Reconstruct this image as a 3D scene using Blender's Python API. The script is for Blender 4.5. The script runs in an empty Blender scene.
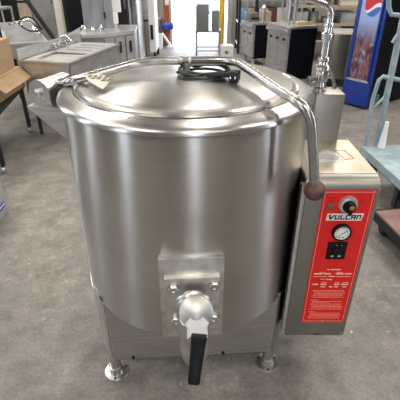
import bpy, bmesh, math, random
from mathutils import Vector, Matrix
random.seed(4)
PI = math.pi
SC = bpy.context.scene
COL = SC.collection

# ------------------------------------------------------------------ camera
CAM_F, CAM_T, CAM_H = 404.25, 0.527, 1.263
cam = bpy.data.cameras.new('camera'); camo = bpy.data.objects.new('camera', cam); COL.objects.link(camo)
cam.sensor_width = 36; cam.sensor_fit = 'HORIZONTAL'; cam.lens = CAM_F / 400 * 36
cam.clip_start = 0.02; cam.clip_end = 200
camo.location = (0, 0, CAM_H); camo.rotation_euler = (PI / 2 - CAM_T, 0, 0)
SC.camera = camo
# ------------------------------------------------------------------ world, lights, exposure
SC.view_settings.view_transform = 'Standard'; SC.view_settings.look = 'None'
SC.view_settings.gamma = 1; SC.view_settings.use_curve_mapping = False
SC.view_settings.exposure = -0.45
w = bpy.data.worlds.new('sky'); SC.world = w; w.use_nodes = True
bg = w.node_tree.nodes['Background']; bg.inputs[0].default_value = (0.80, 0.88, 1.0, 1); bg.inputs[1].default_value = 10.0

def lamp(x, y, z, sx, sy, power, col=(1, .93, .84), rot=(0, 0, 0)):
    l = bpy.data.lights.new('unseen_lamp_light', 'AREA'); l.shape = 'RECTANGLE'; l.size = sx; l.size_y = sy
    l.energy = power; l.color = col
    o = bpy.data.objects.new('unseen_lamp_light', l); COL.objects.link(o); o.location = (x, y, z); o.rotation_euler = rot
    return o
# unseen lamps, added for kettle streaks and fill: x, y, turn in degrees, watts
LAMPS = [(-3.1, 3.9, 38, 60), (-3.3, 1.15, 90, 55), (-2.3, -1.3, 138, 75), (0.5, -2.4, 8, 95), (3.3, 0.5, 82, 70), (2.4, -3.2, 40, 40),
         (0.3, 3.6, 0, 45), (3.4, 4.2, 130, 80), (-2.2, 6.4, 20, 60), (2.2, 6.6, 0, 60)]
for x, y, a, p in LAMPS:
    lamp(x, y, 4.5, .35, 1.9, p * (1.5 if y < 3.3 else 2.5), rot=(0, 0, -math.radians(a)))

# ------------------------------------------------------------------ picture-to-place helpers
def ray(px, py):
    u = (px - 200) / CAM_F; v = (py - 200) / CAM_F
    c, s = math.cos(CAM_T), math.sin(CAM_T)
    return Vector((u, c - v * s, -s - v * c))
def PZ(px, py, z=0.0):
    d = ray(px, py); t = (z - CAM_H) / d.z
    return Vector((0, 0, CAM_H)) + d * t
def PY(px, py, y):
    d = ray(px, py); t = y / d.y
    return Vector((0, 0, CAM_H)) + d * t

# ------------------------------------------------------------------ materials
MATS = {}
def nodes(m):
    m.use_nodes = True
    return m.node_tree, m.node_tree.nodes, m.node_tree.links, m.node_tree.nodes['Principled BSDF']
def mat(name, col, rough=.5, metal=0., var=.0, scale=20, bump=0., col2=None, stretch=(1, 1, 1), detail=4, spec=.5, emit=None, estr=0, trans=0, coat=0):
    if name in MATS: return MATS[name]
    m = bpy.data.materials.new(name); t, n, L, b = nodes(m)
    b.inputs['Base Color'].default_value = (*col, 1); b.inputs['Roughness'].default_value = rough
    b.inputs['Metallic'].default_value = metal; b.inputs['Specular IOR Level'].default_value = spec
    if coat: b.inputs['Coat Weight'].default_value = coat
    if trans: b.inputs['Transmission Weight'].default_value = trans
    if emit: b.inputs['Emission Color'].default_value = (*emit, 1); b.inputs['Emission Strength'].default_value = estr
    tc = n.new('ShaderNodeTexCoord'); mp = n.new('ShaderNodeMapping'); mp.inputs['Scale'].default_value = stretch
    nz = n.new('ShaderNodeTexNoise'); nz.inputs['Scale'].default_value = scale; nz.inputs['Detail'].default_value = detail
    L.new(tc.outputs['Object'], mp.inputs[0]); L.new(mp.outputs[0], nz.inputs['Vector'])
    if col2 is None and var: col2 = tuple(c * (1 - var) for c in col)
    if col2 is not None:
        r = n.new('ShaderNodeValToRGB'); r.color_ramp.elements[0].position = .35; r.color_ramp.elements[1].position = .65
        r.color_ramp.elements[0].color = (*col2, 1); r.color_ramp.elements[1].color = (*col, 1)
        L.new(nz.outputs[0], r.inputs[0]); L.new(r.outputs[0], b.inputs['Base Color'])
    if bump:
        bp = n.new('ShaderNodeBump'); bp.inputs['Strength'].default_value = bump; bp.inputs['Distance'].default_value = .004
        L.new(nz.outputs[0], bp.inputs['Height']); L.new(bp.outputs[0], b.inputs['Normal'])
    MATS[name] = m; return m

ANI_ROT = 0.25
def steel_round(name, col, rough, aniso, centre=(0, 0), lines=260, bump=.04, rvar=.12):
    """brushed steel turned on a vertical axis: brush lines run round the axis"""
    m = bpy.data.materials.new(name); t, n, L, b = nodes(m)
    b.inputs['Metallic'].default_value = 1; b.inputs['Anisotropic'].default_value = aniso; b.inputs['Anisotropic Rotation'].default_value = ANI_ROT
    tg = n.new('ShaderNodeTangent'); tg.direction_type = 'RADIAL'; tg.axis = 'Z'; L.new(tg.outputs[0], b.inputs['Tangent'])
    tc = n.new('ShaderNodeTexCoord'); sp = n.new('ShaderNodeSeparateXYZ'); L.new(tc.outputs['Object'], sp.inputs[0])
    at = n.new('ShaderNodeMath'); at.operation = 'ARCTAN2'; L.new(sp.outputs[0], at.inputs[0]); L.new(sp.outputs[1], at.inputs[1])
    ln = n.new('ShaderNodeVectorMath'); ln.operation = 'LENGTH'
    cx = n.new('ShaderNodeCombineXYZ'); L.new(sp.outputs[0], cx.inputs[0]); L.new(sp.outputs[1], cx.inputs[1]); L.new(cx.outputs[0], ln.inputs[0])
    a2 = n.new('ShaderNodeMath'); a2.operation = 'MULTIPLY'; a2.inputs[1].default_value = 1.4; L.new(at.outputs[0], a2.inputs[0])
    z2 = n.new('ShaderNodeMath'); z2.operation = 'MULTIPLY'; z2.inputs[1].default_value = lines; L.new(sp.outputs[2], z2.inputs[0])
    r2 = n.new('ShaderNodeMath'); r2.operation = 'MULTIPLY'; r2.inputs[1].default_value = lines; L.new(ln.outputs['Value'], r2.inputs[0])
    c = n.new('ShaderNodeCombineXYZ'); L.new(a2.outputs[0], c.inputs[0]); L.new(z2.outputs[0], c.inputs[1]); L.new(r2.outputs[0], c.inputs[2])
    nz = n.new('ShaderNodeTexNoise'); nz.inputs['Scale'].default_value = 1; nz.inputs['Detail'].default_value = 3; L.new(c.outputs[0], nz.inputs['Vector'])
    # soft smudges
    n2 = n.new('ShaderNodeTexNoise'); n2.inputs['Scale'].default_value = 7; n2.inputs['Detail'].default_value = 5; L.new(tc.outputs['Object'], n2.inputs['Vector'])
    mr = n.new('ShaderNodeMapRange'); mr.inputs['To Min'].default_value = rough - rvar / 2; mr.inputs['To Max'].default_value = rough + rvar / 2
    ad = n.new('ShaderNodeMath'); ad.operation = 'ADD'; L.new(nz.outputs[0], ad.inputs[0]); L.new(n2.outputs[0], ad.inputs[1])
    hf = n.new('ShaderNodeMath'); hf.operation = 'MULTIPLY'; hf.inputs[1].default_value = .5; L.new(ad.outputs[0], hf.inputs[0])
    L.new(hf.outputs[0], mr.inputs[0]); L.new(mr.outputs[0], b.inputs['Roughness'])
    rp = n.new('ShaderNodeValToRGB'); rp.color_ramp.elements[0].position = .3; rp.color_ramp.elements[1].position = .7
    rp.color_ramp.elements[0].color = (*[x * .86 for x in col], 1); rp.color_ramp.elements[1].color = (*[min(1, x * 1.08) for x in col], 1)
    L.new(hf.outputs[0], rp.inputs[0]); L.new(rp.outputs[0], b.inputs['Base Color'])
    bp = n.new('ShaderNodeBump'); bp.inputs['Strength'].default_value = bump; bp.inputs['Distance'].default_value = .002
    L.new(nz.outputs[0], bp.inputs['Height']); L.new(bp.outputs[0], b.inputs['Normal'])
    return m

STEEL = (.56, .55, .53)
M_shell = steel_round('brushed_steel_shell', (.50, .485, .46), .30, .95, lines=520, bump=.025)
M_lid = steel_round('brushed_steel_lid', (.54, .53, .51), .29, .6, lines=300, bump=.03)
M_plate = mat('steel_plate_horizontal_brush', (.56, .55, .52), .36, 1, var=.22, scale=30, stretch=(.25, 1, 6), bump=.05, detail=6)
M_scuff = mat('scuffed_steel', (.72, .71, .68), .42, 1, var=.28, scale=26, bump=.06, detail=7)
M_plate_soft = mat('satin_cast_steel', (.56, .55, .53), .46, 1, var=.12, scale=40, bump=.03)
M_cast = mat('cast_steel', (.60, .59, .56), .33, 1, var=.2, scale=18, bump=.05)
M_chrome = mat('polished_tube_steel', (.66, .66, .65), .16, 1, var=.1, scale=30)
M_handle = mat('brushed_handle_tube', (.46, .455, .44), .27, 1, var=.12, scale=60)
M_boxs = mat('satin_steel_box', (.33, .32, .29), .42, 1, var=.15, scale=12, stretch=(1, 1, .15), bump=.02)
M_boxtop = mat('dirty_steel_top', (.60, .56, .48), .38, 1, col2=(.42, .37, .29), scale=9, detail=8, bump=.05)
M_black = mat('black_plastic', (.006, .006, .007), .45, 0, var=.3, spec=.22)
M_rubber = mat('black_rubber', (.010, .010, .011), .5, 0, var=.3, scale=60)
M_ball = mat('worn_brown_knob', (.055, .022, .016), .55, 0, col2=(.13, .062, .048), scale=55, bump=.2)
M_red = mat('red_panel_print', (.66, .018, .016), .42, 0, var=.08, scale=14, spec=.3)
M_pink = mat('faded_pale_print', (.86, .36, .30), .5, 0)
M_pale = mat('pale_grey_print', (.72, .55, .48), .5, 0)
M_white = mat('white_print', (.82, .80, .76), .45, 0, var=.04)
M_ink = mat('black_ink', (.015, .012, .012), .5, 0)
M_darkred = mat('dark_red_print', (.25, .012, .01), .5, 0)
M_dial = mat('grey_dial', (.55, .55, .55), .3, .6, var=.1)
M_amber = mat('worn_copper_marker', (.42, .17, .07), .5, 0, var=.5, scale=90)
M_lens = mat('smoked_lens', (.13, .085, .07), .3, 0)
M_glass = mat('gauge_glass', (.9, .9, .9), .05, 0, trans=1)
M_paper = mat('aged_paper', (.66, .61, .52), .75, 0, var=.12, scale=40)
M_label = mat('worn_spec_label', (.62, .60, .55), .45, .3, var=.3, scale=60)
M_card = mat('cardboard', (.42, .28, .165), .8, 0, var=.18, scale=8, stretch=(1, 1, 3))
M_card2 = mat('pale_cardboard', (.52, .36, .20), .8, 0, var=.2, scale=6)
M_dark = mat('dark_painted_steel', (.022, .022, .024), .5, .3, var=.4, scale=9)
M_navy = mat('black_enamel_side', (.004, .005, .010), .55, .0, var=.5, scale=5, spec=.12)
M_bsteel = mat('steel_sheet', (.66, .66, .66), .40, .9, var=.18, scale=8, stretch=(1, 1, 3), bump=.04)
M_bsteel_dk = mat('dull_steel_sheet', (.40, .38, .35), .42, 1, var=.2, scale=8, bump=.04)
M_gal = mat('galvanised_steel', (.55, .56, .57), .48, .85, var=.25, scale=22)
M_cream = mat('cream_paint', (.68, .63, .54), .55, 0, var=.1, scale=6)
M_wpl = mat('white_plastic', (.80, .81, .82), .45, 0, var=.06)
M_wrap = mat('grey_film_wrap', (.30, .305, .31), .4, .35, col2=(.21, .225, .26), scale=5, stretch=(3, 1, 1), detail=6)
M_rust = mat('rust_red_paint', (.36, .10, .05), .6, 0, var=.3)
M_yellow = mat('yellow_paint', (.75, .45, .03), .5, 0, var=.2)
M_blue = mat('blue_plastic', (.02, .06, .42), .4, 0, var=.2)
M_cool = mat('glossy_blue_panel', (.006, .032, .24), .25, 0, var=.15, scale=4)
M_cyan = mat('light_blue_paint', (.34, .44, .48), .45, .1, col2=(.22, .30, .34), scale=14, detail=7)
M_pinkdeck = mat('worn_maroon_deck', (.28, .15, .145), .6, 0, col2=(.15, .085, .085), scale=9, detail=8)
M_tan = mat('tan_sheet', (.50, .40, .29), .5, .2, var=.3, scale=9)

# ------------------------------------------------------------------ mesh helpers
def bm_box(bm, lo, hi, rot=0, piv=None, bevel=0.):
    x0, y0, z0 = lo; x1, y1, z1 = hi
    vs = [bm.verts.new(p) for p in ((x0, y0, z0), (x1, y0, z0), (x1, y1, z0), (x0, y1, z0), (x0, y0, z1), (x1, y0, z1), (x1, y1, z1), (x0, y1, z1))]
    fs = [bm.faces.new([vs[i] for i in f]) for f in ((0, 3, 2, 1), (4, 5, 6, 7), (0, 1, 5, 4), (1, 2, 6, 5), (2, 3, 7, 6), (3, 0, 4, 7))]
    if bevel:
        es = list({e for f in fs for e in f.edges})
        r = bmesh.ops.bevel(bm, geom=es, offset=bevel, segments=2, affect='EDGES', profile=.6)
        vs = list({v for f in r['faces'] for v in f.verts} | {v for v in vs if v.is_valid})
    if rot:
        piv = Vector(piv or ((x0 + x1) / 2, (y0 + y1) / 2, 0))
        R = Matrix.Rotation(rot, 3, 'Z')
        for v in vs: v.co = R @ (v.co - piv) + piv
    return vs
def bm_slab(bm, A, U, V, lu, lv, z0, z1, bevel=0):
    """box standing on the ground frame A, U, V"""
    vs = bm_box(bm, (0, 0, z0), (lu, lv, z1), bevel=bevel)
    for v in vs:
        p = Vector((A[0], A[1])) + Vector(U) * v.co.x + Vector(V) * v.co.y
        v.co.x, v.co.y = p.x, p.y
    return vs
def smooth_path(pts, n=6):
    P = [Vector(p) for p in pts]; out = []
    for i in range(len(P) - 1):
        p0 = P[max(i - 1, 0)]; p1 = P[i]; p2 = P[i + 1]; p3 = P[min(i + 2, len(P) - 1)]
        for k in range(n):
            t = k / n
            out.append(.5 * ((2 * p1) + (p2 - p0) * t + (2 * p0 - 5 * p1 + 4 * p2 - p3) * t * t + (3 * p1 - p0 - 3 * p2 + p3) * t ** 3))
    out.append(P[-1]); return out
def bm_tube(bm, pts, r, n=12, cap=True, smooth=0):
    P = smooth_path(pts, smooth) if smooth else [Vector(p) for p in pts]
    R = r if isinstance(r, (list, tuple)) else [r] * len(P)
    if len(R) != len(P): R = [R[min(int(i / smooth), len(R) - 1)] + (R[min(int(i / smooth) + 1, len(R) - 1)] - R[min(int(i / smooth), len(R) - 1)]) * ((i / smooth) % 1) for i in range(len(P))]
    rings = []; up = None
    for i, p in enumerate(P):
        d = (P[min(i + 1, len(P) - 1)] - P[max(i - 1, 0)]).normalized()
        if up is None: up = d.orthogonal().normalized()
        up = (up - d * up.dot(d)).normalized(); s = d.cross(up)
        rings.append([bm.verts.new(p + (up * math.cos(2 * PI * k / n) + s * math.sin(2 * PI * k / n)) * R[i]) for k in range(n)])
    for a, b in zip(rings, rings[1:]):
        for k in range(n): bm.faces.new((a[k], a[(k + 1) % n], b[(k + 1) % n], b[k]))
    if cap: bm.faces.new(rings[0][::-1]); bm.faces.new(rings[-1])
def bm_lathe(bm, prof, c, n=96, axis=Vector((0, 0, 1)), a0=0, a1=2 * PI):
    """prof: (radius, height along axis) from c"""
    c = Vector(c); q = Vector((0, 0, 1)).rotation_difference(Vector(axis).normalized())
    full = abs(a1 - a0 - 2 * PI) < 1e-6; m = n if full else n + 1
    rings = []
    for r, z in prof:
        if r < 1e-6: rings.append([bm.verts.new(c + q @ Vector((0, 0, z)))]); continue
        rings.append([bm.verts.new(c + q @ Vector((r * math.cos(a0 + (a1 - a0) * k / n), r * math.sin(a0 + (a1 - a0) * k / n), z))) for k in range(m)])
    for a, b in zip(rings, rings[1:]):
        for k in range(n):
            k2 = (k + 1) % m
            if len(a) == 1 and len(b) == 1: continue
            if len(a) == 1: bm.faces.new((a[0], b[k2], b[k]))
            elif len(b) == 1: bm.faces.new((a[k], a[k2], b[0]))
            else: bm.faces.new((a[k], a[k2], b[k2], b[k]))
def bm_prism(bm, poly, off):
    """poly: 3-D polygon, extruded by vector off"""
    off = Vector(off); a = [bm.verts.new(p) for p in poly]; b = [bm.verts.new(Vector(p) + off) for p in poly]
    bm.faces.new(a); bm.faces.new(b[::-1]); n = len(a)
    for i in range(n): bm.faces.new((a[i], b[i], b[(i + 1) % n], a[(i + 1) % n]))
def root(name, label, cat, loc=(0, 0, 0), group=None, kind=None):
    o = bpy.data.objects.new(name, None); COL.objects.link(o); o.location = loc; o.empty_display_size = .1
    o['label'] = label; o['category'] = cat
    if group: o['group'] = group
    if kind: o['kind'] = kind
    return o
def origin(o):
    v = Vector(o.location)
    while o.parent: o = o.parent; v += o.location
    return v
def obj(name, bm, m, parent=None, label=None, cat=None, kind=None, group=None, loc=None, sharp=.6):
    bmesh.ops.recalc_face_normals(bm, faces=bm.faces)
    for f in bm.faces: f.smooth = True
    for e in bm.edges:
        if len(e.link_faces) == 2 and e.calc_face_angle(0) > sharp: e.smooth = False
    off = origin(parent) if parent else Vector(loc or (0, 0, 0))
    if parent is None and loc is None:
        xs = [v.co for v in bm.verts]
        off = Vector(((min(p.x for p in xs) + max(p.x for p in xs)) / 2, (min(p.y for p in xs) + max(p.y for p in xs)) / 2, min(p.z for p in xs)))
    for v in bm.verts: v.co -= off
    me = bpy.data.meshes.new(name); bm.to_mesh(me); bm.free()
    o = bpy.data.objects.new(name, me); COL.objects.link(o); me.materials.append(m)
    if parent: o.parent = parent
    else: o.location = off
    if label: o['label'] = label
    if cat: o['category'] = cat
    if kind: o['kind'] = kind
    if group: o['group'] = group
    return o
def B(): return bmesh.new()
def boxobj(name, lo, hi, m, parent=None, bevel=0, **k):
    bm = B(); bm_box(bm, lo, hi, bevel=bevel); return obj(name, bm, m, parent, **k)
def tubeobj(name, pts, r, m, parent=None, n=12, smooth=0, **k):
    bm = B(); bm_tube(bm, pts, r, n, smooth=smooth); return obj(name, bm, m, parent, **k)

# ================================================================== THE SETTING
def floor_material():
    m = bpy.data.materials.new('worn_concrete'); t, n, L, b = nodes(m)
    tc = n.new('ShaderNodeTexCoord')
    def noise(s, d=6, rough=.6, vec=None):
        z = n.new('ShaderNodeTexNoise'); z.inputs['Scale'].default_value = s; z.inputs['Detail'].default_value = d; z.inputs['Roughness'].default_value = rough
        L.new(vec or tc.outputs['Object'], z.inputs['Vector']); return z.outputs[0]
    def ramp(src, *st):
        r = n.new('ShaderNodeValToRGB'); e = r.color_ramp.elements
        e[0].position, e[0].color = st[0][0], (*st[0][1], 1); e[1].position, e[1].color = st[-1][0], (*st[-1][1], 1)
        for p, c in st[1:-1]: q = e.new(p); q.color = (*c, 1)
        L.new(src, r.inputs[0]); return r.outputs[0]
    def mix(a, bb, f, mode='MIX'):
        x = n.new('ShaderNodeMix'); x.data_type = 'RGBA'; x.blend_type = mode
        if isinstance(f, float): x.inputs[0].default_value = f
        else: L.new(f, x.inputs[0])
        for s, i in ((a, 6), (bb, 7)):
            if isinstance(s, tuple): x.inputs[i].default_value = (*s, 1)
            else: L.new(s, x.inputs[i])
        return x.outputs[2]
    base = ramp(noise(1.3, 8, .65), (.3, (.130, .119, .106)), (.5, (.178, .165, .149)), (.72, (.245, .229, .209)))
    mott = ramp(noise(9, 8, .7), (.32, (.62, .62, .62)), (.68, (1.25, 1.24, 1.22)))
    c = mix(base, mott, 1.0, 'MULTIPLY')
    fine = ramp(noise(90, 4, .7), (.3, (.62, .62, .62)), (.7, (1.3, 1.3, 1.3)))
    c = mix(c, fine, .8, 'MULTIPLY')
    # white chips and dried splashes
    spots = ramp(noise(34, 3, .5), (.70, (0, 0, 0)), (.76, (1, 1, 1)))
    area = ramp(noise(2.1, 3, .5), (.45, (0, 0, 0)), (.62, (1, 1, 1)))
    f = mix(spots, area, 1.0, 'MULTIPLY')
    c = mix(c, (.46, .44, .41), f)
    # dark oily marks
    dk = ramp(noise(3.3, 7, .75), (.24, (1, 1, 1)), (.38, (0, 0, 0)))
    c = mix(c, (.10, .092, .085), dk)
    # hairline cracks
    vo = n.new('ShaderNodeTexVoronoi'); vo.feature = 'DISTANCE_TO_EDGE'; vo.inputs['Scale'].default_value = .9
    wv = n.new('ShaderNodeTexNoise'); wv.inputs['Scale'].default_value = 2.5; wv.inputs['Detail'].default_value = 6; L.new(tc.outputs['Object'], wv.inputs['Vector'])
    mm = n.new('ShaderNodeMix'); mm.data_type = 'RGBA'; mm.inputs[0].default_value = .4; L.new(tc.outputs['Object'], mm.inputs[6]); L.new(wv.outputs['Color'], mm.inputs[7])
    L.new(mm.outputs[2], vo.inputs['Vector'])
    ck = ramp(vo.outputs['Distance'], (.0, (1, 1, 1)), (.012, (0, 0, 0)))
    ckk = mix(ck, ramp(noise(.8, 3, .5), (.5, (0, 0, 0)), (.62, (.35, .35, .35))), 1.0, 'MULTIPLY')
    c = mix(c, (.09, .082, .075), ckk)
    # long scuffs and trowel marks
    for ang, sc_, st in ((.5, (1.2, 26, 1), .30), (-.35, (1.0, 34, 1), .26), (1.5, (.8, 22, 1), .22)):
        mp = n.new('ShaderNodeMapping'); mp.inputs['Rotation'].default_value = (0, 0, ang); mp.inputs['Scale'].default_value = sc_; L.new(tc.outputs['Object'], mp.inputs[0])
        sc1 = ramp(noise(1.6, 5, .7, mp.outputs[0]), (.60, (0, 0, 0)), (.70, (1, 1, 1)))
        ar = ramp(noise(2.6 + ang, 4, .6), (.44, (0, 0, 0)), (.62, (st, st, st)))
        c = mix(c, (.42, .39, .35) if ang > 0 else (.09, .08, .07), mix(sc1, ar, 1.0, 'MULTIPLY'))
    # flaking, rough patches
    fl = ramp(noise(22, 8, .8), (.52, (0, 0, 0)), (.60, (1, 1, 1))); fa = ramp(noise(1.7, 4, .7), (.46, (0, 0, 0)), (.60, (.5, .5, .5)))
    c = mix(c, (.36, .335, .30), mix(fl, fa, 1.0, 'MULTIPLY'))
    fl = ramp(noise(30, 8, .8), (.36, (1, 1, 1)), (.44, (0, 0, 0))); fa = ramp(noise(1.9, 4, .7), (.44, (0, 0, 0)), (.60, (.6, .6, .6)))
    c = mix(c, (.085, .077, .068), mix(fl, fa, 1.0, 'MULTIPLY'))
    L.new(c, b.inputs['Base Color'])
    rr = n.new('ShaderNodeMapRange'); rr.inputs['To Min'].default_value = .38; rr.inputs['To Max'].default_value = .62
    L.new(noise(4, 6, .7), rr.inputs[0]); L.new(rr.outputs[0], b.inputs['Roughness'])
    bp = n.new('ShaderNodeBump'); bp.inputs['Strength'].default_value = .3; bp.inputs['Distance'].default_value = .006
    L.new(noise(40, 6, .7), bp.inputs['Height']); L.new(bp.outputs[0], b.inputs['Normal'])
    return m
M_floor = floor_material()
M_yard = mat('yard_pavement', (.55, .55, .55), .8, 0, var=.1, scale=3)
def corrugated():
    m = mat('corrugated_grey_wall', (.42, .41, .39), .5, .2, var=.12, scale=2)
    t = m.node_tree; n = t.nodes; L = t.links; b = n['Principled BSDF']
    tc = n.new('ShaderNodeTexCoord'); wv = n.new('ShaderNodeTexWave'); wv.inputs['Scale'].default_value = 3.0; wv.bands_direction = 'X'
    mp = n.new('ShaderNodeMapping'); mp.inputs['Rotation'].default_value = (0, 0, PI / 4); mp.inputs['Scale'].default_value = (1, 1, 0)
    L.new(tc.outputs['Object'], mp.inputs[0]); L.new(mp.outputs[0], wv.inputs[0])
    bp = n.new('ShaderNodeBump'); bp.inputs['Strength'].default_value = .6; bp.inputs['Distance'].default_value = .03
    L.new(wv.outputs['Fac'], bp.inputs['Height']); L.new(bp.outputs[0], b.inputs['Normal'])
    return m
M_wall = corrugated()
M_wallin = mat('interior_wall_paint', (.17, .155, .135), .7, 0, var=.3, scale=1.5)
M_ceil = mat('ceiling_white', (.32, .31, .29), .8, 0, var=.1, scale=1)
XL, XR, YB, YF, ZC = -4.4, 4.8, -5.2, 7.9, 4.7
boxobj('floor', (XL - .2, YB - .2, -.12), (XR + .2, YF + .02, 0), M_floor, kind='structure', loc=(0, 0, 0))
bm = B(); bm_box(bm, (-14, YF + .02, -.14), (14, 26, -.012)); bm_box(bm, (-14, -20, -.14), (14, YB - .2, -.012))
obj('floor_yard', bm, M_yard, kind='structure', loc=(0, 0, 0))
DX0, DX1, DZ = -.52, .50, 2.3
bm = B(); bm_box(bm, (XL, YF, 0), (DX0, YF + .12, ZC)); bm_box(bm, (DX1, YF, 0), (XR, YF + .12, ZC)); bm_box(bm, (DX0, YF, DZ), (DX1, YF + .12, ZC))
obj('wall_back', bm, M_wall, kind='structure', loc=(0, 0, 0))
def wall_run(name, along, fixed, t, a0, a1, holes, m):
    """wall with openings (from, to, sill, head)"""
    bm = B(); x = a0
    def put(p, q, z0, z1):
        if along == 'x': bm_box(bm, (p, min(fixed, fixed + t), z0), (q, max(fixed, fixed + t), z1))
        else: bm_box(bm, (min(fixed, fixed + t), p, z0), (max(fixed, fixed + t), q, z1))
    for p, q, z0, z1 in holes:
        put(x, p, 0, ZC); put(p, q, z1, ZC)
        if z0 > 0: put(p, q, 0, z0)
        x = q
    put(x, a1, 0, ZC); obj(name, bm, m, kind='structure', loc=(0, 0, 0))
wall_run('wall_front', 'x', YB, -.12, XL, XR, [(.45, 1.25, 0, 3.6)], M_wallin)  # unseen tall opening, added as a daylight streak source for the kettle
wall_run('wall_left', 'y', XL, -.12, YB, YF, [(-2.9, -1.9, 0, 3.2), (.75, 1.25, .3, 3.4), (3.2, 4.0, .3, 3.4)], M_wallin)  # unseen openings, added and placed to streak the shell's left side
wall_run('wall_right', 'y', XR, .12, YB, YF, [(-.4, .5, 0, 3.2)], M_wallin)  # unseen opening, added for the streak on the shell's right side
boxobj('ceiling', (XL - .2, YB - .2, ZC), (XR + .2, YF + .2, ZC + .12), M_ceil, kind='structure', loc=(0, 0, 0))
bm = B(); bm_box(bm, (DX0 - .07, YF - .03, 0), (DX0 + .01, YF + .13, DZ + .05)); bm_box(bm, (DX1 - .01, YF - .03, 0), (DX1 + .07, YF + .13, DZ + .05)); bm_box(bm, (DX0, YF - .03, DZ), (DX1, YF + .13, DZ + .06))
obj('trim_1', bm, M_gal, kind='structure', loc=(0, 0, 0))

# ================================================================== THE KETTLE
KX, KY = -.038, 1.15
YAW = math.radians(3.7)
K = root('steam_kettle', 'large round brushed stainless steel floor kettle with domed lid and red control panel', 'kettle', (KX, KY, 0))
RK = Matrix.Rotation(YAW, 3, 'Z'); KC = Vector((KX, KY, 0))
def kl(x, y, z): return RK @ Vector((x, y, z)) + KC      # kettle's own frame; -y faces the front
def krot(bm):
    for v in bm.verts: v.co = RK @ v.co + KC
RS = .343
# shell: straight side, rounded down into the bowl bottom
bm = B(); bm_lathe(bm, [(RS - .012, .955), (RS, .95), (RS, .345), (RS - .004, .335), (RS - .02, .325), (RS - .06, .28), (.2, .20), (.1, .165), (0, .155)], KC, 160)
obj('shell', bm, M_shell, K)
# collar under the lid
bm = B(); bm_lathe(bm, [(RS + .001, .949), (.351, .949), (.354, .9515), (.354, .957), (.351, .963), (.343, .968), (.332, .9715), (.318, .9745), (.305, .976), (.296, .973)], KC, 160)
obj('collar', bm, M_lid, K)
# lid: rim step, low cone and flat crown
bm = B(); bm_lathe(bm, [(.297, .972), (.2975, .980), (.293, .9845), (.284, .985), (.275, .9835), (.268, .9845), (.262, .9865), (.250, .9885), (.2, .9935), (.13, .9985), (.06, 1.0005), (0, 1.001)], KC, 160)
LID = obj('lid', bm, M_lid, K)
bm = B(); bm_lathe(bm, [(.3045, .9755), (.308, .978), (.3115, .9750)], KC, 120)
obj('collar_bead', bm, M_chrome, K)
# apron sheet between the front legs
APY = -.205
bm = B(); bm_box(bm, (-.272, APY, .088), (.272, APY + .004, .42)); bm_box(bm, (-.272, APY, .085), (.272, APY + .03, .089)); krot(bm)
obj('apron', bm, M_plate, K)
for x in (-.205, .105):
    bm = B(); bm_lathe(bm, [(.0001, -.003), (.0055, -.003), (.0055, .003), (.0001, .003)], kl(x, APY - .002, .094), 10, axis=(0, -1, 0))
    obj('apron_hole_plug', bm, M_black, K)
# legs with flanged feet, and the skirt pieces that carry the shell
for ang in (math.radians(-142), math.radians(-38), math.radians(38), math.radians(142)):
    c = kl(.345 * math.cos(ang), .345 * math.sin(ang) + (.0 if ang < 0 else 0), 0)
    if ang < 0: c = kl(.272 * (1 if math.cos(ang) > 0 else -1), -.186, 0)
    bm = B(); bm_lathe(bm, [(.019, .012), (.019, .36)], c, 28)
    leg = obj('leg', bm, M_chrome, K)
    bm = B(); bm_lathe(bm, [(.0, 0), (.042, 0), (.0435, .003), (.042, .006), (.026, .008), (.0235, .016), (.0225, .030), (.0185, .031)], c, 36)
    obj('flanged_foot', bm, M_cast, leg)
    for i in range(3):
        bm = B(); a = i * 2 * PI / 3 + .5
        bm_lathe(bm, [(0, .006), (.0045, .006), (.0045, .0095), (0, .0095)], c + Vector((.034 * math.cos(a), .034 * math.sin(a), 0)), 6)
        obj('foot_screw', bm, M_dark, leg)
    # curved skirt tapering from the shell to the leg
    sgn = 1 if math.cos(ang) > 0 else -1
    front = ang < 0
    base = math.atan2(APY, .275 * sgn) if front else ang
    span = math.radians(44)
    bm = B(); top = []; bot = []
    NN = 16
    for i in range(NN + 1):
        t = i / NN
        a = base + (sgn if front else -sgn) * span * t
        p = (RS + .0035) * Vector((math.cos(a), math.sin(a), 0))
        top.append(bm.verts.new(kl(p.x, p.y, .35)))
        bot.append(bm.verts.new(kl(p.x, p.y, .10 + .25 * (t ** 1.8))))
    for i in range(NN):
        bm.faces.new((top[i], top[i + 1], bot[i + 1], bot[i]))
    bm.normal_update(); g = bmesh.ops.solidify(bm, geom=bm.faces[:], thickness=.002)
    obj('leg_skirt', bm, M_shell, K)

# draw-off valve
def front_y(x): return -math.sqrt(RS * RS - x * x)
bm = B(); bm_box(bm, (-.090, -.3495, .350), (.078, -.325, .628), bevel=.002); krot(bm)
obj('backing_plate', bm, M_scuff, K)
bm = B(); bm_box(bm, (-.077, -.366, .394), (.066, -.340, .577), bevel=.004); krot(bm)
FL = obj('flange_plate', bm, M_scuff, K)
VX = -.004
for bx, bz in ((-.0545, .546), (.051, .551), (-.050, .434), (.051, .436)):
    bm = B(); c = kl(bx, -.364, bz); ax = RK @ Vector((0, -1, 0))
    bm_lathe(bm, [(0, 0), (.0175, 0), (.0175, .003), (.0135, .0032)], c, 20, axis=ax)
    bm_lathe(bm, [(.0145, .003), (.0145, .011), (.013, .0125), (.006, .0128), (.006, .0105), (0, .0105)], c, 6, axis=ax)
    bo = obj('bolt', bm, M_cast, FL)
    bm = B(); bm_lathe(bm, [(.0055, .0118), (.0055, .018), (.004, .0195), (0, .0195)], c, 12, axis=ax)
bm = B(); ax = RK @ Vector((0, -1, 0))
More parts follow.
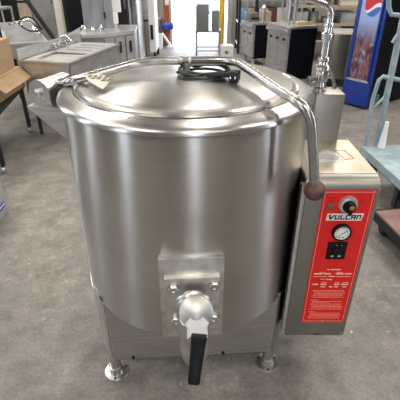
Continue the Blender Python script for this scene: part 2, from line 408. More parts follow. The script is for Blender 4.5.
bm_lathe(bm, [(.050, .0), (.049, .006), (.045, .010), (.040, .018), (.0385, .040), (.041, .052), (.0415, .056), (.038, .058)], kl(VX, -.364, .487), 40, axis=ax)
VB = obj('draw_off_valve', bm, M_cast, K)
# vertical barrel with outlet
bm = B(); c = kl(VX, -.436, 0)
bm_lathe(bm, [(.0, .520), (.030, .520), (.0375, .516), (.0385, .505), (.0385, .452), (.0370, .448), (.0370, .420), (.0385, .416), (.0385, .400), (.036, .392), (.0345, .380), (.031, .372), (.030, .366), (.026, .366), (.026, .42)], c, 40)
obj('valve_barrel', bm, M_cast, VB)
# bonnet: tilted shallow dome facing up and forward
axb = (RK @ Vector((0, -.80, .60))).normalized()
hubc = kl(VX + .004, -.452, .546)
bm = B(); bm_lathe(bm, [(.0, .0125), (.010, .0112), (.036, .0045), (.0405, .001), (.0415, -.004), (.041, -.010), (.037, -.016), (.036, -.040)], hubc, 40, axis=axb)
obj('valve_bonnet', bm, M_plate_soft, VB)
u = RK @ Vector((1, 0, 0)); dn = axb.cross(u).normalized()
if dn.z < 0: dn = -dn
nrm = -axb if False else axb
c0 = hubc + axb * .0092
bm = B(); yo = [(-.006, .0), (.007, .0), (.0285, -.024), (.0225, -.036), (.0215, -.054), (-.0195, -.054), (-.0205, -.040), (-.0275, -.024)]
yo = [(a_, max(b_, -.054)) for a_, b_ in yo]
bm_prism(bm, [c0 + u * a + dn * b_ for a, b_ in yo], -axb * .007)
obj('lever_yoke', bm, M_plate_soft, VB)
for s in (-.0235, .0215):
    bm = B(); a = c0 + u * s + dn * -.032
    bm_prism(bm, [a, a + u * .003, a + u * .003 + dn * -.026, a + dn * -.026], -axb * .022)
    obj('yoke_cheek', bm, M_plate_soft, VB)
# lever
top = c0 + dn * -.048 + u * .005
bm = B()
secs = [(0.0, .0175, .012, 0), (.005, .0190, .017, 0), (.03, .0175, .014, .002), (.065, .0160, .013, .005), (.095, .0150, .013, .008), (.112, .0150, .014, .010), (.117, .013, .011, .011)]
rings = []
ldir = (RK @ Vector((-.16, -.42, -1))).normalized()
lu = (u - ldir * u.dot(ldir)).normalized(); ln = lu.cross(ldir).normalized()
if ln.y > 0: ln = -ln
for s, wx, wy, o in secs:
    cc = top + ldir * s + ln * o
    ring = []
    for k in range(16):
        a = 2 * PI * k / 16; ca, sa = math.cos(a), math.sin(a)
        ring.append(bm.verts.new(cc + lu * (wx * math.copysign(abs(ca) ** .45, ca)) + ln * (wy * .8 * math.copysign(abs(sa) ** .45, sa))))
    rings.append(ring)
for a, b_ in zip(rings, rings[1:]):
    for k in range(16): bm.faces.new((a[k], a[(k + 1) % 16], b_[(k + 1) % 16], b_[k]))
bm.faces.new(rings[0][::-1]); bm.faces.new(rings[-1])
obj('valve_lever', bm, M_black, VB, label='black plastic lever')

# lid handle tube
hp = [(-.425, 1.225, .957)] + [tuple(PY(*q)) for q in ((68, 81.8, 1.125), (84, 77.8, 1.11), (110, 70.8, 1.125), (135, 64, 1.145), (150, 61.3, 1.148), (165, 60.6, 1.15), (187, 61, 1.15), (215, 60.5, 1.14), (233, 61.5, 1.12), (243, 65.5, 1.09), (262, 78.5, 1.01), (282, 92, .93), (296, 101, .885), (306, 110, .865), (311, 122, .86), (312.5, 140, .86), (313.8, 165, .86), (314.5, 186, .86))]
HB = tubeobj('lid_handle', hp, .0118, M_handle, K, n=16, smooth=6)
bm = B(); bmesh.ops.create_uvsphere(bm, u_segments=28, v_segments=18, radius=.0265)
for v in bm.verts:
    v.co.z *= .95; v.co += Vector((.2785, .861, .789))
obj('ball_grip', bm, M_ball, HB, label='worn brown ball grip')
bm = B()
for dx in (-.014, .010): bm_lathe(bm, [(.0105, -.004), (.0135, -.004), (.0135, .004), (.0105, .004), (.0105, -.004)], (-.038 + dx, 1.15, 1.037), 20, axis=(1, 0, 0))
bm_lathe(bm, [(.011, 1.0), (.011, 1.03)], (-.038, 1.15, 0), 20); bm_lathe(bm, [(0, 1.0), (.024, 1.0), (.024, 1.005), (.011, 1.006)], (-.038, 1.15, 0), 24)
obj('handle_clamp', bm, M_cast, HB)
# hinge spring housing on its bracket (left)
ha = Vector((-.462, 1.165, .942)); hb = Vector((-.418, 1.265, .944)); hd = (hb - ha).normalized(); hs = hd.cross(Vector((0, 0, 1))).normalized()
bm = B(); poly = []
for k in range(25):
    a = PI * k / 24; poly.append(ha + hs * (.036 * math.cos(a)) + Vector((0, 0, .036 * math.sin(a))))
poly += [ha - hs * .036 - Vector((0, 0, .032)), ha + hs * .036 - Vector((0, 0, .032))]
bm_prism(bm, poly, hb - ha)
HH = obj('hinge_housing', bm, M_cast, K)
bm = B()
bm_tube(bm, [ha - hd * .003, ha + hd * .003], .0385, 30)
bm_lathe(bm, [(.012, 0), (.012, .006), (.0085, .008), (0, .008)], ha - hd * .003 + Vector((0, 0, .003)), 18, axis=-hd)
bm_lathe(bm, [(.006, 0), (.006, .005), (0, .006)], ha - hd * .003 + hs * .004 + Vector((0, 0, -.019)), 12, axis=-hd)
obj('end_cap', bm, M_cast, HH)
bm = B(); bm_tube(bm, [hb - hd * .03 + hs * .0, Vector((-.385, 1.225, .965))], .016, 16)
obj('hinge_sleeve', bm, M_chrome, HH)
bm = B()
A_, B_, C_, D_ = Vector((-.500, 1.145, .906)), Vector((-.372, 1.125, .906)), Vector((-.372, 1.27, .906)), Vector((-.47, 1.29, .906))
bm_prism(bm, [A_, B_, C_, D_], (0, 0, .004))
bm_prism(bm, [A_, B_, Vector((-.374, 1.125, .80)), Vector((-.405, 1.130, .822))], (.001, .004, 0))
bm_prism(bm, [D_, C_, Vector((-.376, 1.27, .80)), Vector((-.40, 1.28, .822))], (0, -.004, 0))
bm_prism(bm, [A_, D_, Vector((-.40, 1.28, .822)), Vector((-.405, 1.130, .822))], (.003, 0, 0))
obj('hinge_bracket', bm, M_plate, K)

# faucet column, riser and spout (right rear)
bm = B(); bm_box(bm, (.352, 1.215, .62), (.440, 1.30, .925), bevel=.003)
FP = obj('faucet_column', bm, M_bsteel_dk, K)
fc = Vector((.372, 1.262, 0))
bm = B()
bm_lathe(bm, [(0, .925), (.020, .925), (.020, .934), (.014, .937), (.013, .950), (.019, .953), (.021, .965), (.019, .985), (.022, .988), (.022, .998), (.015, 1.003), (.014, 1.012), (.018, 1.015), (.018, 1.022), (.0105, 1.026)], fc, 24)
FV = obj('faucet', bm, M_chrome, K)
bm = B(); bm_tube(bm, [fc + Vector((-.036, -.01, .957)), fc + Vector((.034, .01, .972))], .009, 14)
bm_lathe(bm, [(0, -.004), (.014, -.004), (.015, .004), (0, .006)], fc + Vector((-.036, -.01, .957)), 8, axis=(-1, -.2, -.1))
bm_tube(bm, [fc + Vector((.02, -.014, .99)), fc + Vector((.034, -.03, .952)), fc + Vector((.036, -.032, .938))], [.006, .005, .007], 10)
obj('faucet_valve_stem', bm, M_chrome, FV)
bm = B(); bm_lathe(bm, [(.0105, 1.02), (.0105, 1.075)], fc, 18); bm_lathe(bm, [(.010, 1.072), (.0155, 1.074), (.0165, 1.084), (.0165, 1.090), (.013, 1.094), (.012, 1.108), (.0145, 1.110), (.0145, 1.116), (.010, 1.118)], fc, 24)
obj('riser', bm, M_chrome, FV)
sp = [fc + Vector((0, 0, 1.11)), fc + Vector((.001, 0, 1.135)), fc + Vector((-.004, -.002, 1.152)), fc + Vector((-.022, -.006, 1.165)), fc + Vector((-.06, -.015, 1.178)), fc + Vector((-.11, -.03, 1.192)), fc + Vector((-.20, -.055, 1.222)), fc + Vector((-.27, -.075, 1.236)), fc + Vector((-.30, -.083, 1.225)), fc + Vector((-.305, -.085, 1.195))]
tubeobj('spout', sp, .0095, M_chrome, FV, n=14, smooth=5)

# ---- control box
CX0, CX1, CY0, CY1, CZ0, CZ1 = .284, .484, .95, 1.232, .182, .772
bm = B(); r_ = .032; poly = [(CX0, CY1, CZ0), (CX0, CY0, CZ0)]
for k in range(9):
    a = PI / 2 * k / 8; poly.append((CX0, CY0 + r_ - r_ * math.cos(a), CZ1 - r_ + r_ * math.sin(a)))
poly.append((CX0, CY1, CZ1)); bm_prism(bm, [Vector(p) for p in poly], (CX1 - CX0, 0, 0))
bmesh.ops.bevel(bm, geom=[e for e in bm.edges if abs(e.verts[0].co.x - e.verts[1].co.x) < 1e-6], offset=.003, segments=2, affect='EDGES')
CB = obj('control_box', bm, M_boxs, K, sharp=.5)
boxobj('box_top_plate', (CX0 + .003, CY0 + .036, CZ1), (CX1 - .004, CY1 - .003, CZ1 + .0012), M_boxtop, CB)
boxobj('box_side_seam', (CX0 - .010, CY0 + .002, CZ0 + .004), (CX0 - .0002, CY0 + .026, CZ1 - .02), M_bsteel, CB)
def on(px, py, y=CY0 - .002): return PY(px, py, y)
def quad(bm, pts, y, th=.001):
    P = [PY(a, b_, y) for a, b_ in pts]; P = [Vector((p.x, y, p.z)) for p in P]
    bm_prism(bm, P, (0, th, 0))
PX0, PX1, PZ0, PZ1 = .332, .473, .246, .741
boxobj('red_panel', (PX0, CY0 - .0018, PZ0), (PX1, CY0 - .0001, PZ1), M_red, CB, label='red printed control panel')
bm = B(); yy = CY0 - .0024; i_ = .005; wl = .0011
for a, b_ in (((PX0 + i_, PZ0 + i_), (PX1 - i_, PZ0 + i_ + wl)), ((PX0 + i_, PZ1 - i_ - wl), (PX1 - i_, PZ1 - i_)), ((PX0 + i_, PZ0 + i_), (PX0 + i_ + wl, PZ1 - i_)), ((PX1 - i_ - wl, PZ0 + i_), (PX1 - i_, PZ1 - i_))):
    bm_box(bm, (a[0], yy, a[1]), (b_[0], CY0 - .0017, b_[1]))
obj('panel_border', bm, M_pink, CB)
for sx, sz in ((PX0 + .004, PZ1 - .004), (PX1 - .004, PZ1 - .004), ((PX0 + PX1) / 2, PZ0 + .004), (CX1 - .01, CZ0 + .012)):
    bm = B(); bm_lathe(bm, [(0, 0), (.0036, 0), (.003, .002), (0, .003)], (sx, CY0 - (.0015 if sz > .2 else 0), sz), 12, axis=(0, -1, 0)); obj('screw', bm, M_cast, CB)
# knob
kc = on(347.8, 204.4)
bm = B(); bm_lathe(bm, [(0, 0), (.0265, 0), (.0265, .003), (.0235, .010), (.021, .011), (0, .011)], (kc.x, CY0 - .0018, kc.z), 36, axis=(0, -1, 0)); DL = obj('knob_dial', bm, M_dial, CB, label='round grey dial plate')
bm = B(); bm_lathe(bm, [(.0175, .010), (.0170, .020), (.0155, .023), (0, .023)], (kc.x, CY0 - .0018, kc.z), 24, axis=(0, -1, 0))
bm_box(bm, (kc.x - .005, CY0 - .033, kc.z - .0165), (kc.x + .005, CY0 - .020, kc.z + .0165), bevel=.0015)
obj('knob', bm, M_black, CB, label='black control knob')
bm = B(); bm_lathe(bm, [(0, 0), (.0075, 0), (.006, .0025), (0, .003)], (kc.x + .001, CY0 - .0325, kc.z + .006), 16, axis=(0, -1, 0)); obj('knob_marker', bm, M_amber, CB)
lc = on(330, 206.6)
bm = B(); bm_lathe(bm, [(0, 0), (.0095, 0), (.009, .003), (.005, .0045), (0, .005)], (lc.x, CY0 - .0018, lc.z), 20, axis=(0, -1, 0)); obj('indicator_lamp', bm, M_lens, CB)
# dark marks beside lamp and knob
bm = B(); mk = on(331.5, 199.5); yy = CY0 - .0024
for dx in (-.006, 0, .005): bm_box(bm, (mk.x + dx, yy, mk.z - .004), (mk.x + dx + .0016, CY0 - .0017, mk.z + .004))
bm_box(bm, (mk.x - .009, yy, mk.z - .0065), (mk.x + .009, CY0 - .0017, mk.z - .0052)); bm_box(bm, (mk.x - .009, yy, mk.z + .005), (mk.x + .009, CY0 - .0017, mk.z + .0063))
mk = on(361, 201)
for dz, w_ in ((.004, .008), (-.002, .004), (-.009, .010)): bm_box(bm, (mk.x - w_, yy, mk.z + dz), (mk.x + w_, CY0 - .0017, mk.z + dz + .0022))
obj('panel_symbol', bm, M_darkred, CB)
# logo plate with the maker's word in heavy slanted letters
lx0, lx1 = on(327, 214).x - .001, on(362.6, 214).x + .002; lz0, lz1 = on(330, 221).z + .002, on(330, 214).z + .0015
bm = B(); bm_prism(bm, [Vector((lx0, CY0 - .0032, lz0)), Vector((lx1 - .003, CY0 - .0032, lz0)), Vector((lx1 + .001, CY0 - .0032, lz1)), Vector((lx0 + .003, CY0 - .0032, lz1))], (0, .0015, 0))
LP = obj('nameplate', bm, M_white, CB, label='white nameplate reading VULCAN')
G = {'V': [((0, 1), (.42, 0)), ((.42, 0), (1, 1))], 'U': [((.1, 1), (.1, 0)), ((.1, 0), (.9, 0)), ((.9, 0), (.9, 1))], 'L': [((.1, 1), (.1, 0)), ((.1, 0), (.95, 0))],
     'C': [((.95, 1), (.1, 1)), ((.1, 1), (.1, 0)), ((.1, 0), (.95, 0))], 'A': [((.08, 0), (.08, 1)), ((.08, 1), (.92, 1)), ((.92, 1), (.92, 0)), ((.08, .42), (.92, .42))],
     'N': [((.1, 0), (.1, 1)), ((.1, 1), (.9, 1)), ((.9, 1), (.9, 0))]}
bm = B(); H_ = (lz1 - lz0) * .64; W_ = (lx1 - lx0) * .112; gap = W_ * .33; x_ = lx0 + .0065; bz = lz0 + (lz1 - lz0) * .18; t_ = .0034
for ch in 'VULCAN':
    ww = W_ * (1.15 if ch == 'V' else 1)
    for (a, b_), (c_, d_) in G[ch]:
        p = Vector((a * ww, b_ * (H_ - t_) + t_ / 2)); q = Vector((c_ * ww, d_ * (H_ - t_) + t_ / 2)); d = (q - p).normalized(); nn = Vector((-d.y, d.x)) * t_ * (.68 if ch == 'V' else .5)
        p = p - d * t_ / 2; q = q + d * t_ / 2
        pts = [p + nn, p - nn, q - nn, q + nn]
        bm_prism(bm, [Vector((x_ + v.x + .14 * v.y, CY0 - .0042, bz + v.y)) for v in pts], (0, .0012, 0))
    x_ += ww + gap
obj('logo_lettering', bm, M_ink, CB)
bm = B(); bm_lathe(bm, [(0, 0), (.0022, 0), (.0022, .0014), (0, .0014)], (lx0 + .0115, CY0 - .0032, bz + H_ + .0005), 12, axis=(0, -1, 0)); obj('logo_accent', bm, M_red, CB)
# pressure gauge
gc = on(341.2, 231.6)
bm = B(); bm_lathe(bm, [(0, 0), (.0275, 0), (.0275, .009), (.0255, .012), (.0225, .012), (.0215, .008), (0, .008)], (gc.x, CY0 - .0018, gc.z), 40, axis=(0, -1, 0)); obj('pressure_gauge', bm, M_black, CB, label='black rimmed round pressure gauge')
bm = B(); bm_lathe(bm, [(0, .0082), (.0216, .0082), (.0216, .0092), (0, .0092)], (gc.x, CY0 - .0018, gc.z), 36, axis=(0, -1, 0)); obj('gauge_face', bm, M_white, CB)
bm = B(); yg = CY0 - .0125
for k in range(17):
    a = math.radians(-135 + 270 * k / 16); rr_ = .0185; L_ = .0034 if k % 4 == 0 else .002
    d = Vector((math.sin(a), 0, math.cos(a))); s = Vector((math.cos(a), 0, -math.sin(a))) * .0004
    c = Vector((gc.x, yg, gc.z)); bm_prism(bm, [c + d * rr_ + s, c + d * rr_ - s, c + d * (rr_ - L_) - s, c + d * (rr_ - L_) + s], (0, .0015, 0))
d = Vector((-.80, 0, -.55)); s = Vector((.55, 0, -.80)) * .0009; c = Vector((gc.x, yg - .001, gc.z))
bm_prism(bm, [c + d * .014 + s * .4, c + d * .014 - s * .4, c - d * .015 - s, c - d * .015 + s], (0, .001, 0))
bm_box(bm, (gc.x - .007, yg, gc.z - .0155), (gc.x - .003, yg + .001, gc.z - .0120)); bm_box(bm, (gc.x + .002, yg, gc.z - .0155), (gc.x + .006, yg + .001, gc.z - .0120))
obj('gauge_needle', bm, M_ink, CB)
# switch
s0 = on(327.6, 241.8); s1 = on(348, 258.5)
boxobj('switch_plate', (s0.x + .002, CY0 - .006, s1.z), (s0.x + .002 + .056, CY0 - .0017, s0.z), M_black, CB, bevel=.0015, label='black switch plate')
bm = B(); cx_ = s0.x + .030; bm_box(bm, (cx_ - .012, CY0 - .013, s1.z + .022), (cx_ + .012, CY0 - .0055, s1.z + .044), bevel=.003)
obj('rocker_switch', bm, M_black, CB)
bm = B()
for dx in (-.014, .006): bm_box(bm, (cx_ + dx, CY0 - .0068, s1.z + .010), (cx_ + dx + .008, CY0 - .0059, s1.z + .014))
for dx in (-.004, .010): bm_box(bm, (cx_ + dx, CY0 - .0068, s1.z + .050), (cx_ + dx + .003, CY0 - .0059, s1.z + .0515))
obj('switch_lettering', bm, M_pale, CB)
# print blocks: too small to read in the photograph, kept as rows of worn print
def rows(bm, z, segs, h):
    for a, b_ in segs: bm_box(bm, (PX0 + a, CY0 - .0024, z), (PX0 + b_, CY0 - .0017, z + h))
bm = B()
rows(bm, .467, [(.052, .058), (.062, .092)], .0035)
rows(bm, .450, [(.014, .040), (.044, .066), (.080, .104), (.107, .128)], .0042)
rows(bm, .4405, [(.060, .078)], .0030)
rows(bm, .428, [(.054, .072)], .0035)
rows(bm, .408, [(.014, .032), (.040, .058), (.082, .098), (.104, .126)], .0042)
rows(bm, .3985, [(.042, .056), (.068, .078), (.084, .096), (.110, .122)], .0030)
obj('panel_heading_print', bm, M_pale, CB)
bm = B()
rows(bm, .4405, [(.014, .056), (.082, .126)], .0018); rows(bm, .457, [(.03, .048), (.082, .10)], .0016); rows(bm, .4300, [(.036, .050)], .0018)
rows(bm, .417, [(.042, .058), (.084, .098), (.108, .124)], .0018)
z = .384; k = 0
rnd = random.Random(2)
while z > .262:
    if k in (6, 13): z -= .0065; rows(bm, z, [(.018, .040)], .0013); z -= .0058
    x = .018 if k % 4 == 0 else .024; end = .124 - (rnd.random() * .05 if k % 4 == 3 else rnd.random() * .008)
    segs = []
    while x < end:
        l = .004 + rnd.random() * .011; segs.append((x, min(x + l, end))); x += l + .0016
    rows(bm, z, segs, .0011); z -= .0056; k += 1
obj('panel_instruction_print', bm, M_pink, CB)
# spec labels on top
TZ = CZ1 + .0013
bm = B(); P = [PZ(318, 153, TZ), PZ(326, 149.5, TZ), PZ(345, 157, TZ), PZ(344, 162, TZ), PZ(322, 163, TZ), PZ(313, 160, TZ)]
bm_prism(bm, [Vector((p.x, p.y, TZ)) for p in P], (0, 0, .0006)); LB = obj('spec_label', bm, M_label, CB, label='worn pale label on top')
bm = B()
for t in (.25, .4, .55, .7, .85):
    a = P[5].lerp(P[0], t); b_ = P[3].lerp(P[2], t)
    q0 = a.lerp(b_, .15); q1 = a.lerp(b_, .8); bm_prism(bm, [Vector((q0.x, q0.y, TZ + .0006)), Vector((q1.x, q1.y, TZ + .0006)), Vector((q1.x, q1.y + .0022, TZ + .0006)), Vector((q0.x, q0.y + .0022, TZ + .0006))], (0, 0, .0004))
obj('spec_label_print', bm, mat('faded_grey_ink', (.28, .27, .26), .6), CB)
bm = B(); Q = [PZ(335, 150.5, TZ), PZ(344, 150, TZ), PZ(354, 158.5, TZ), PZ(345, 159.5, TZ)]
for i in range(4):
    a, b_ = Q[i], Q[(i + 1) % 4]; d = (b_ - a).normalized(); n_ = Vector((-d.y, d.x, 0)) * .0012
    bm_prism(bm, [Vector((*(a + n_).xy, TZ)), Vector((*(a - n_).xy, TZ)), Vector((*(b_ - n_).xy, TZ)), Vector((*(b_ + n_).xy, TZ))], (0, 0, .0006))
obj('label_outline', bm, mat('brown_grime', (.17, .12, .08), .7), CB)
# vent slot and latch under the box face
boxobj('box_bottom_notch', (CX0 + .098, CY0 - .001, CZ0 + .004), (CX0 + .118, CY0 + .001, CZ0 + .008), M_black, CB)
# rear pipe brace between box and legs
bm = B(); bm_box(bm, (.262, 1.04, .30), (.30, 1.20, .34)); bm_box(bm, (.262, 1.04, .62), (.30, 1.20, .66)); obj('mounting_bracket', bm, M_bsteel_dk, CB)

# ---- power cord coiled on the lid
def lidz(x, y):
    r = math.hypot(x - KX, y - KY); pr = [(0, 1.001), (.06, 1.0005), (.13, .9985), (.2, .9935), (.25, .9885)]
    for (a, za), (b_, zb) in zip(pr, pr[1:]):
        if r <= b_: return za + (zb - za) * (r - a) / (b_ - a)
    return 1.0
bm = B(); pts = []
rr = random.Random(5)
for k in range(0, 64):
    a = 2 * PI * k / 20 - 2.2; lay = k / 20
    rx = .066 + .016 * math.sin(k * .31); ry = .042 + .018 * math.sin(k * .19 + 1)
    x = -.006 + rx * math.cos(a) + .006 * math.sin(k * .7); y = 1.135 + ry * math.sin(a)
    pts.append((x, y, lidz(x, y) + .0052 + .0055 * min(lay, 3.0) * abs(math.sin(a + .6 * lay)) + .012 * max(0, math.sin(a)) * (lay > 1)))
x, y = .092, 1.085
pts += [(.072, 1.100, lidz(.07, 1.10) + .012), (.086, 1.093, lidz(.08, 1.09) + .007)]
CL = root('power_cord', 'black power cord coiled on top of the kettle lid', 'cord', (0, 1.13, 1.02))
bm_tube(bm, pts, .0038, 8, smooth=3); obj('cable', bm, M_rubber, CL)
bm = B(); bm_box(bm, (.078, 1.070, lidz(.09, 1.08) + .0005), (.104, 1.100, lidz(.09, 1.08) + .026), rot=-.4, bevel=.005)
PL = obj('plug', bm, M_rubber, CL)
bm = B()
for dx in (-.006, .006): bm_box(bm, (.083 + dx, 1.055, lidz(.09, 1.07) + .012), (.085 + dx, 1.073, lidz(.09, 1.07) + .018))
obj('plug_prong', bm, M_chrome, PL)
bm = B(); bm_tube(bm, [(.020, 1.085, lidz(.02, 1.08) + .012), (.048, 1.082, lidz(.05, 1.08) + .016), (.075, 1.088, lidz(.07, 1.09) + .013)], .007, 10); obj('cord_sleeve', bm, M_rubber, CL)

# ---- paper tag hanging from the handle
T = root('paper_tag', 'cream paper tag with handwriting lying under the lid handle tube', 'tag', (-.27, 1.12, 1.0))
tp = [PY(84.5, 75.5, 1.085), PY(98, 74, 1.095), PY(113, 77.5, 1.07), PY(103, 89.5, 1.0), PY(94, 84.5, 1.02), PY(87, 79.5, 1.055)]
bm = B(); bm_prism(bm, tp, (0, .0004, .0008)); obj('tag_card', bm, M_paper, T)
bm = B(); e1 = (tp[2] - tp[0]).normalized(); e2 = ((tp[3] - tp[2])).normalized(); nn = e1.cross(e2).normalized()
if nn.z < 0: nn = -nn
rr = random.Random(9)
for row in range(4):
    for wd in range(5):
        if row == 3 and wd < 3 or row == 2 and wd < 1: continue
        o_ = tp[0] + e1 * (.014 + wd * .0145 + rr.random() * .003) + e2 * (.006 + row * .0085) + nn * .0042
        q = [o_, o_ + e1 * .003, o_ + e1 * .005 - e2 * .003, o_ + e1 * .008, o_ + e1 * .010 - e2 * .002]
        bm_tube(bm, q, .0011, 4)
obj('tag_handwriting', bm, M_ink, T)
tubeobj('tag_string', [tp[1], tp[1] + Vector((.0, .004, .012)), tp[1] + Vector((.004, .018, .019))], .0008, M_paper, T, n=5)

# ================================================================== THINGS AROUND THE KETTLE
def frame(A, yaw):
    """ground frame at A; U to the right-hand side, V away, turned by yaw"""
    return Vector((A[0], A[1])), Vector((math.cos(yaw), math.sin(yaw))), Vector((-math.sin(yaw), math.cos(yaw)))
def slab(name, F, u0, u1, v0, v1, z0, z1, m, parent=None, bevel=0, **k):
    bm = B(); A, U, V = F
    vs = bm_box(bm, (u0, v0, z0), (u1, v1, z1), bevel=bevel)
    for v in vs:
        p = A + U * v.co.x + V * v.co.y; v.co.x, v.co.y = p.x, p.y
    return obj(name, bm, m, parent, **k)
def F3(F, u, v, z): p = F[0] + F[1] * u + F[2] * v; return Vector((p.x, p.y, z))
def rod(name, F, a, b_, r, m, parent, n=8, **k): return tubeobj(name, [F3(F, *a), F3(F, *b_)], r, m, parent, n=n, **k)
def bowl(name, F, u0, u1, v0, v1, z0, z1, m, parent, t=.012, **k):
    """open-topped sink basin with thin walls"""
    bm = B(); A, U, V = F; vs = []
    for lo, hi in (((u0, v0, z0), (u1, v1, z0 + t)), ((u0, v0, z0), (u0 + t, v1, z1)), ((u1 - t, v0, z0), (u1, v1, z1)), ((u0, v0, z0), (u1, v0 + t, z1)), ((u0, v1 - t, z0), (u1, v1, z1))):
        vs += bm_box(bm, lo, hi)
    for v in vs:
        p = A + U * v.co.x + V * v.co.y; v.co.x, v.co.y = p.x, p.y
    return obj(name, bm, m, parent, **k)

# ---------------- near sink (left)
yw = math.radians(-15)
F = frame((-1.40, 3.28), yw)
S = root('sink_table', 'long stainless steel sink table with a raised back edge, just behind the kettle hinge', 'sink', (-1.39, 3.32, 0))
LU, LV, ZT = .42, .90, .62
bm = B(); A, U, V = F; vs = []
for lo, hi in (((0, 0, .36), (LU, .012, ZT)), ((0, LV - .012, .36), (LU, LV, ZT)), ((0, 0, .36), (.012, LV, ZT)), ((LU - .012, 0, .36), (LU, LV, ZT)), ((0, 0, .36), (LU, LV, .37)),
               ((-.01, -.01, ZT - .012), (.06, LV, ZT)), ((LU - .05, -.01, ZT - .012), (LU + .01, LV, ZT)), ((.06, -.01, ZT - .012), (LU - .05, .08, ZT)), ((.06, .40, ZT - .012), (LU - .05, LV, ZT - .002)), ((0, 0, ZT - .024), (LU, .41, ZT - .018))):
    vs += bm_box(bm, lo, hi)
for v in vs:
    p = A + U * v.co.x + V * v.co.y; v.co.x, v.co.y = p.x, p.y
SB = obj('basin', bm, M_bsteel, S)
for i, vv in enumerate((.50, .62, .74)):
    slab('drainer_groove', F, .10, .34, vv, vv + .012, ZT - .002, ZT + .001, M_bsteel_dk, SB)
slab('back_edge', F, -.028, -.012, -.01, LV, ZT - .02, ZT + .075, M_bsteel, S)
slab('back_edge_cap', F, -.028, .03, LV - .03, LV, ZT, ZT + .075, M_bsteel, S)
FA = root('wall_mount_tap', 'small chrome tap with round handles on the raised back edge of the near sink', 'tap', F3(F, -.01, .52, ZT + .02))
rod('tap_body', F, (-.01, .45, ZT + .03), (-.01, .63, ZT + .03), .012, M_chrome, FA)
for vv in (.45, .63):
    bm = B(); bm_lathe(bm, [(0, 0), (.017, 0), (.022, .02), (.02, .045), (0, .05)], F3(F, .0, vv, ZT + .03), 12, axis=(F[1].x, F[1].y, .4)); obj('tap_handle', bm, M_chrome, FA)
tubeobj('tap_spout', [F3(F, 0, .54, ZT + .03), F3(F, .03, .54, ZT + .09), F3(F, .10, .52, ZT + .11), F3(F, .15, .51, ZT + .07)], .009, M_chrome, FA, smooth=4)
for u_, v_ in ((.03, .03), (LU - .03, .03), (.03, LV - .04), (LU - .03, LV - .04)):
    rod('leg', F, (u_, v_, 0), (u_, v_, .36), .016, M_dark, S)

# ---------------- second sink (behind it)
F = frame((-1.63, 3.62), math.radians(25))
S = root('sink_table', 'pale steel sink with open basin and blue film patch, behind the near sink', 'sink', (-1.57, 3.60, 0))
WU, WV = .31, .86
bowl('basin', F, 0, WU, 0, WV, .56, .68, M_bsteel, S)
for a_ in ((-.02, WU + .02, -.02, .0), (-.02, 0, 0, WV), (WU, WU + .02, 0, WV), (-.02, WU + .02, WV, WV + .02)): slab('rim', F, *a_, .672, .686, M_bsteel, S)
slab('splash_back', F, -.02, WU + .02, WV + .02, WV + .035, .62, .76, M_bsteel, S)
slab('film_patch', F, .04, .20, .10, .34, .573, .58, mat('pale_blue_film', (.45, .52, .70), .5), S)
for u_, v_ in ((.03, .03), (WU - .03, .03), (.03, WV - .03), (WU - .03, WV - .03)): rod('leg', F, (u_, v_, 0), (u_, v_, .56), .016, M_dark, S)
TA = root('spray_tap', 'tangle of chrome tap and black spray hose above the pale sink', 'tap', F3(F, .2, .5, .69))
rod('tap_body', F, (.31, .30, .72), (.31, .66, .72), .014, M_chrome, TA)
for vv in (.30, .46, .62):
    bm = B(); bm_lathe(bm, [(0, 0), (.018, 0), (.024, .02), (.02, .05), (0, .055)], F3(F, .31, vv, .72), 10, axis=(-.4, -.9, .4)); obj('tap_handle', bm, M_chrome, TA)
tubeobj('tap_spout', [F3(F, .31, .46, .73), F3(F, .28, .46, .81), F3(F, .20, .44, .82), F3(F, .16, .42, .77)], .011, M_chrome, TA, smooth=4)
tubeobj('tap_spout', [F3(F, .31, .60, .73), F3(F, .24, .56, .79), F3(F, .15, .50, .80), F3(F, .06, .40, .79)], .011, M_chrome, TA, smooth=4)
tubeobj('spray_hose', [F3(F, .33, .40, .73), F3(F, .27, .36, .83), F3(F, .20, .34, .85), F3(F, .14, .36, .80), F3(F, .22, .28, .74), F3(F, .32, .22, .76), F3(F, .25, .15, .80)], .008, M_rubber, TA, smooth=4, label='black rubber spray hose')

# ---------------- equipment stand with cardboard boxes (far left)
F = frame((-1.47, 3.36), math.radians(8))
S = root('equipment_stand', 'low black metal stand on casters carrying cardboard boxes', 'stand', (-1.47, 3.36, 0))
slab('top', F, -.95, .02, -.85, .02, .385, .42, M_dark, S, bevel=.004)
for u_, v_ in ((-.01, -.01), (-.92, -.01), (-.01, -.82), (-.92, -.82)):
    rod('leg', F, (u_, v_, .05), (u_, v_, .39), .018, M_dark, S)
    bm = B(); c = F3(F, u_, v_, .026); bm_lathe(bm, [(0, -.012), (.020, -.012), (.026, -.008), (.026, .008), (.020, .012), (0, .012)], c, 18, axis=(1, .2, 0))
    bm_box(bm, (c.x - .02, c.y - .012, .02), (c.x + .02, c.y + .012, .06)); obj('caster', bm, M_gal, S, label='small grey caster')
F = frame((-2.05, 2.78), math.radians(0))
S = root('cardboard_box', 'taller brown cardboard box, uppermost on the black stand at the left edge', 'box', (-1.75, 3.0, .575))
slab('carton', F, 0, .61, 0, .46, .576, .79, M_card, S); slab('carton_flap', F, .0, .625, -.1, .0, .775, .785, M_card, S); slab('tape', F, .27, .33, -.001, .461, .7902, .7915, M_tan, S)
F = frame((-2.07, 2.72), math.radians(0))
S = root('cardboard_box', 'flat light brown cardboard box with open side flap, under the taller box', 'box', (-1.75, 3.0, .42))
slab('carton', F, 0, .66, 0, .55, .421, .575, M_card2, S)
bm = B(); bm_prism(bm, [Vector((-1.409, 2.76, .565)), Vector((-1.409, 3.26, .565)), Vector((-1.33, 3.26, .50)), Vector((-1.33, 2.76, .50))], (0, 0, -.005)); obj('side_flap', bm, M_card, S)
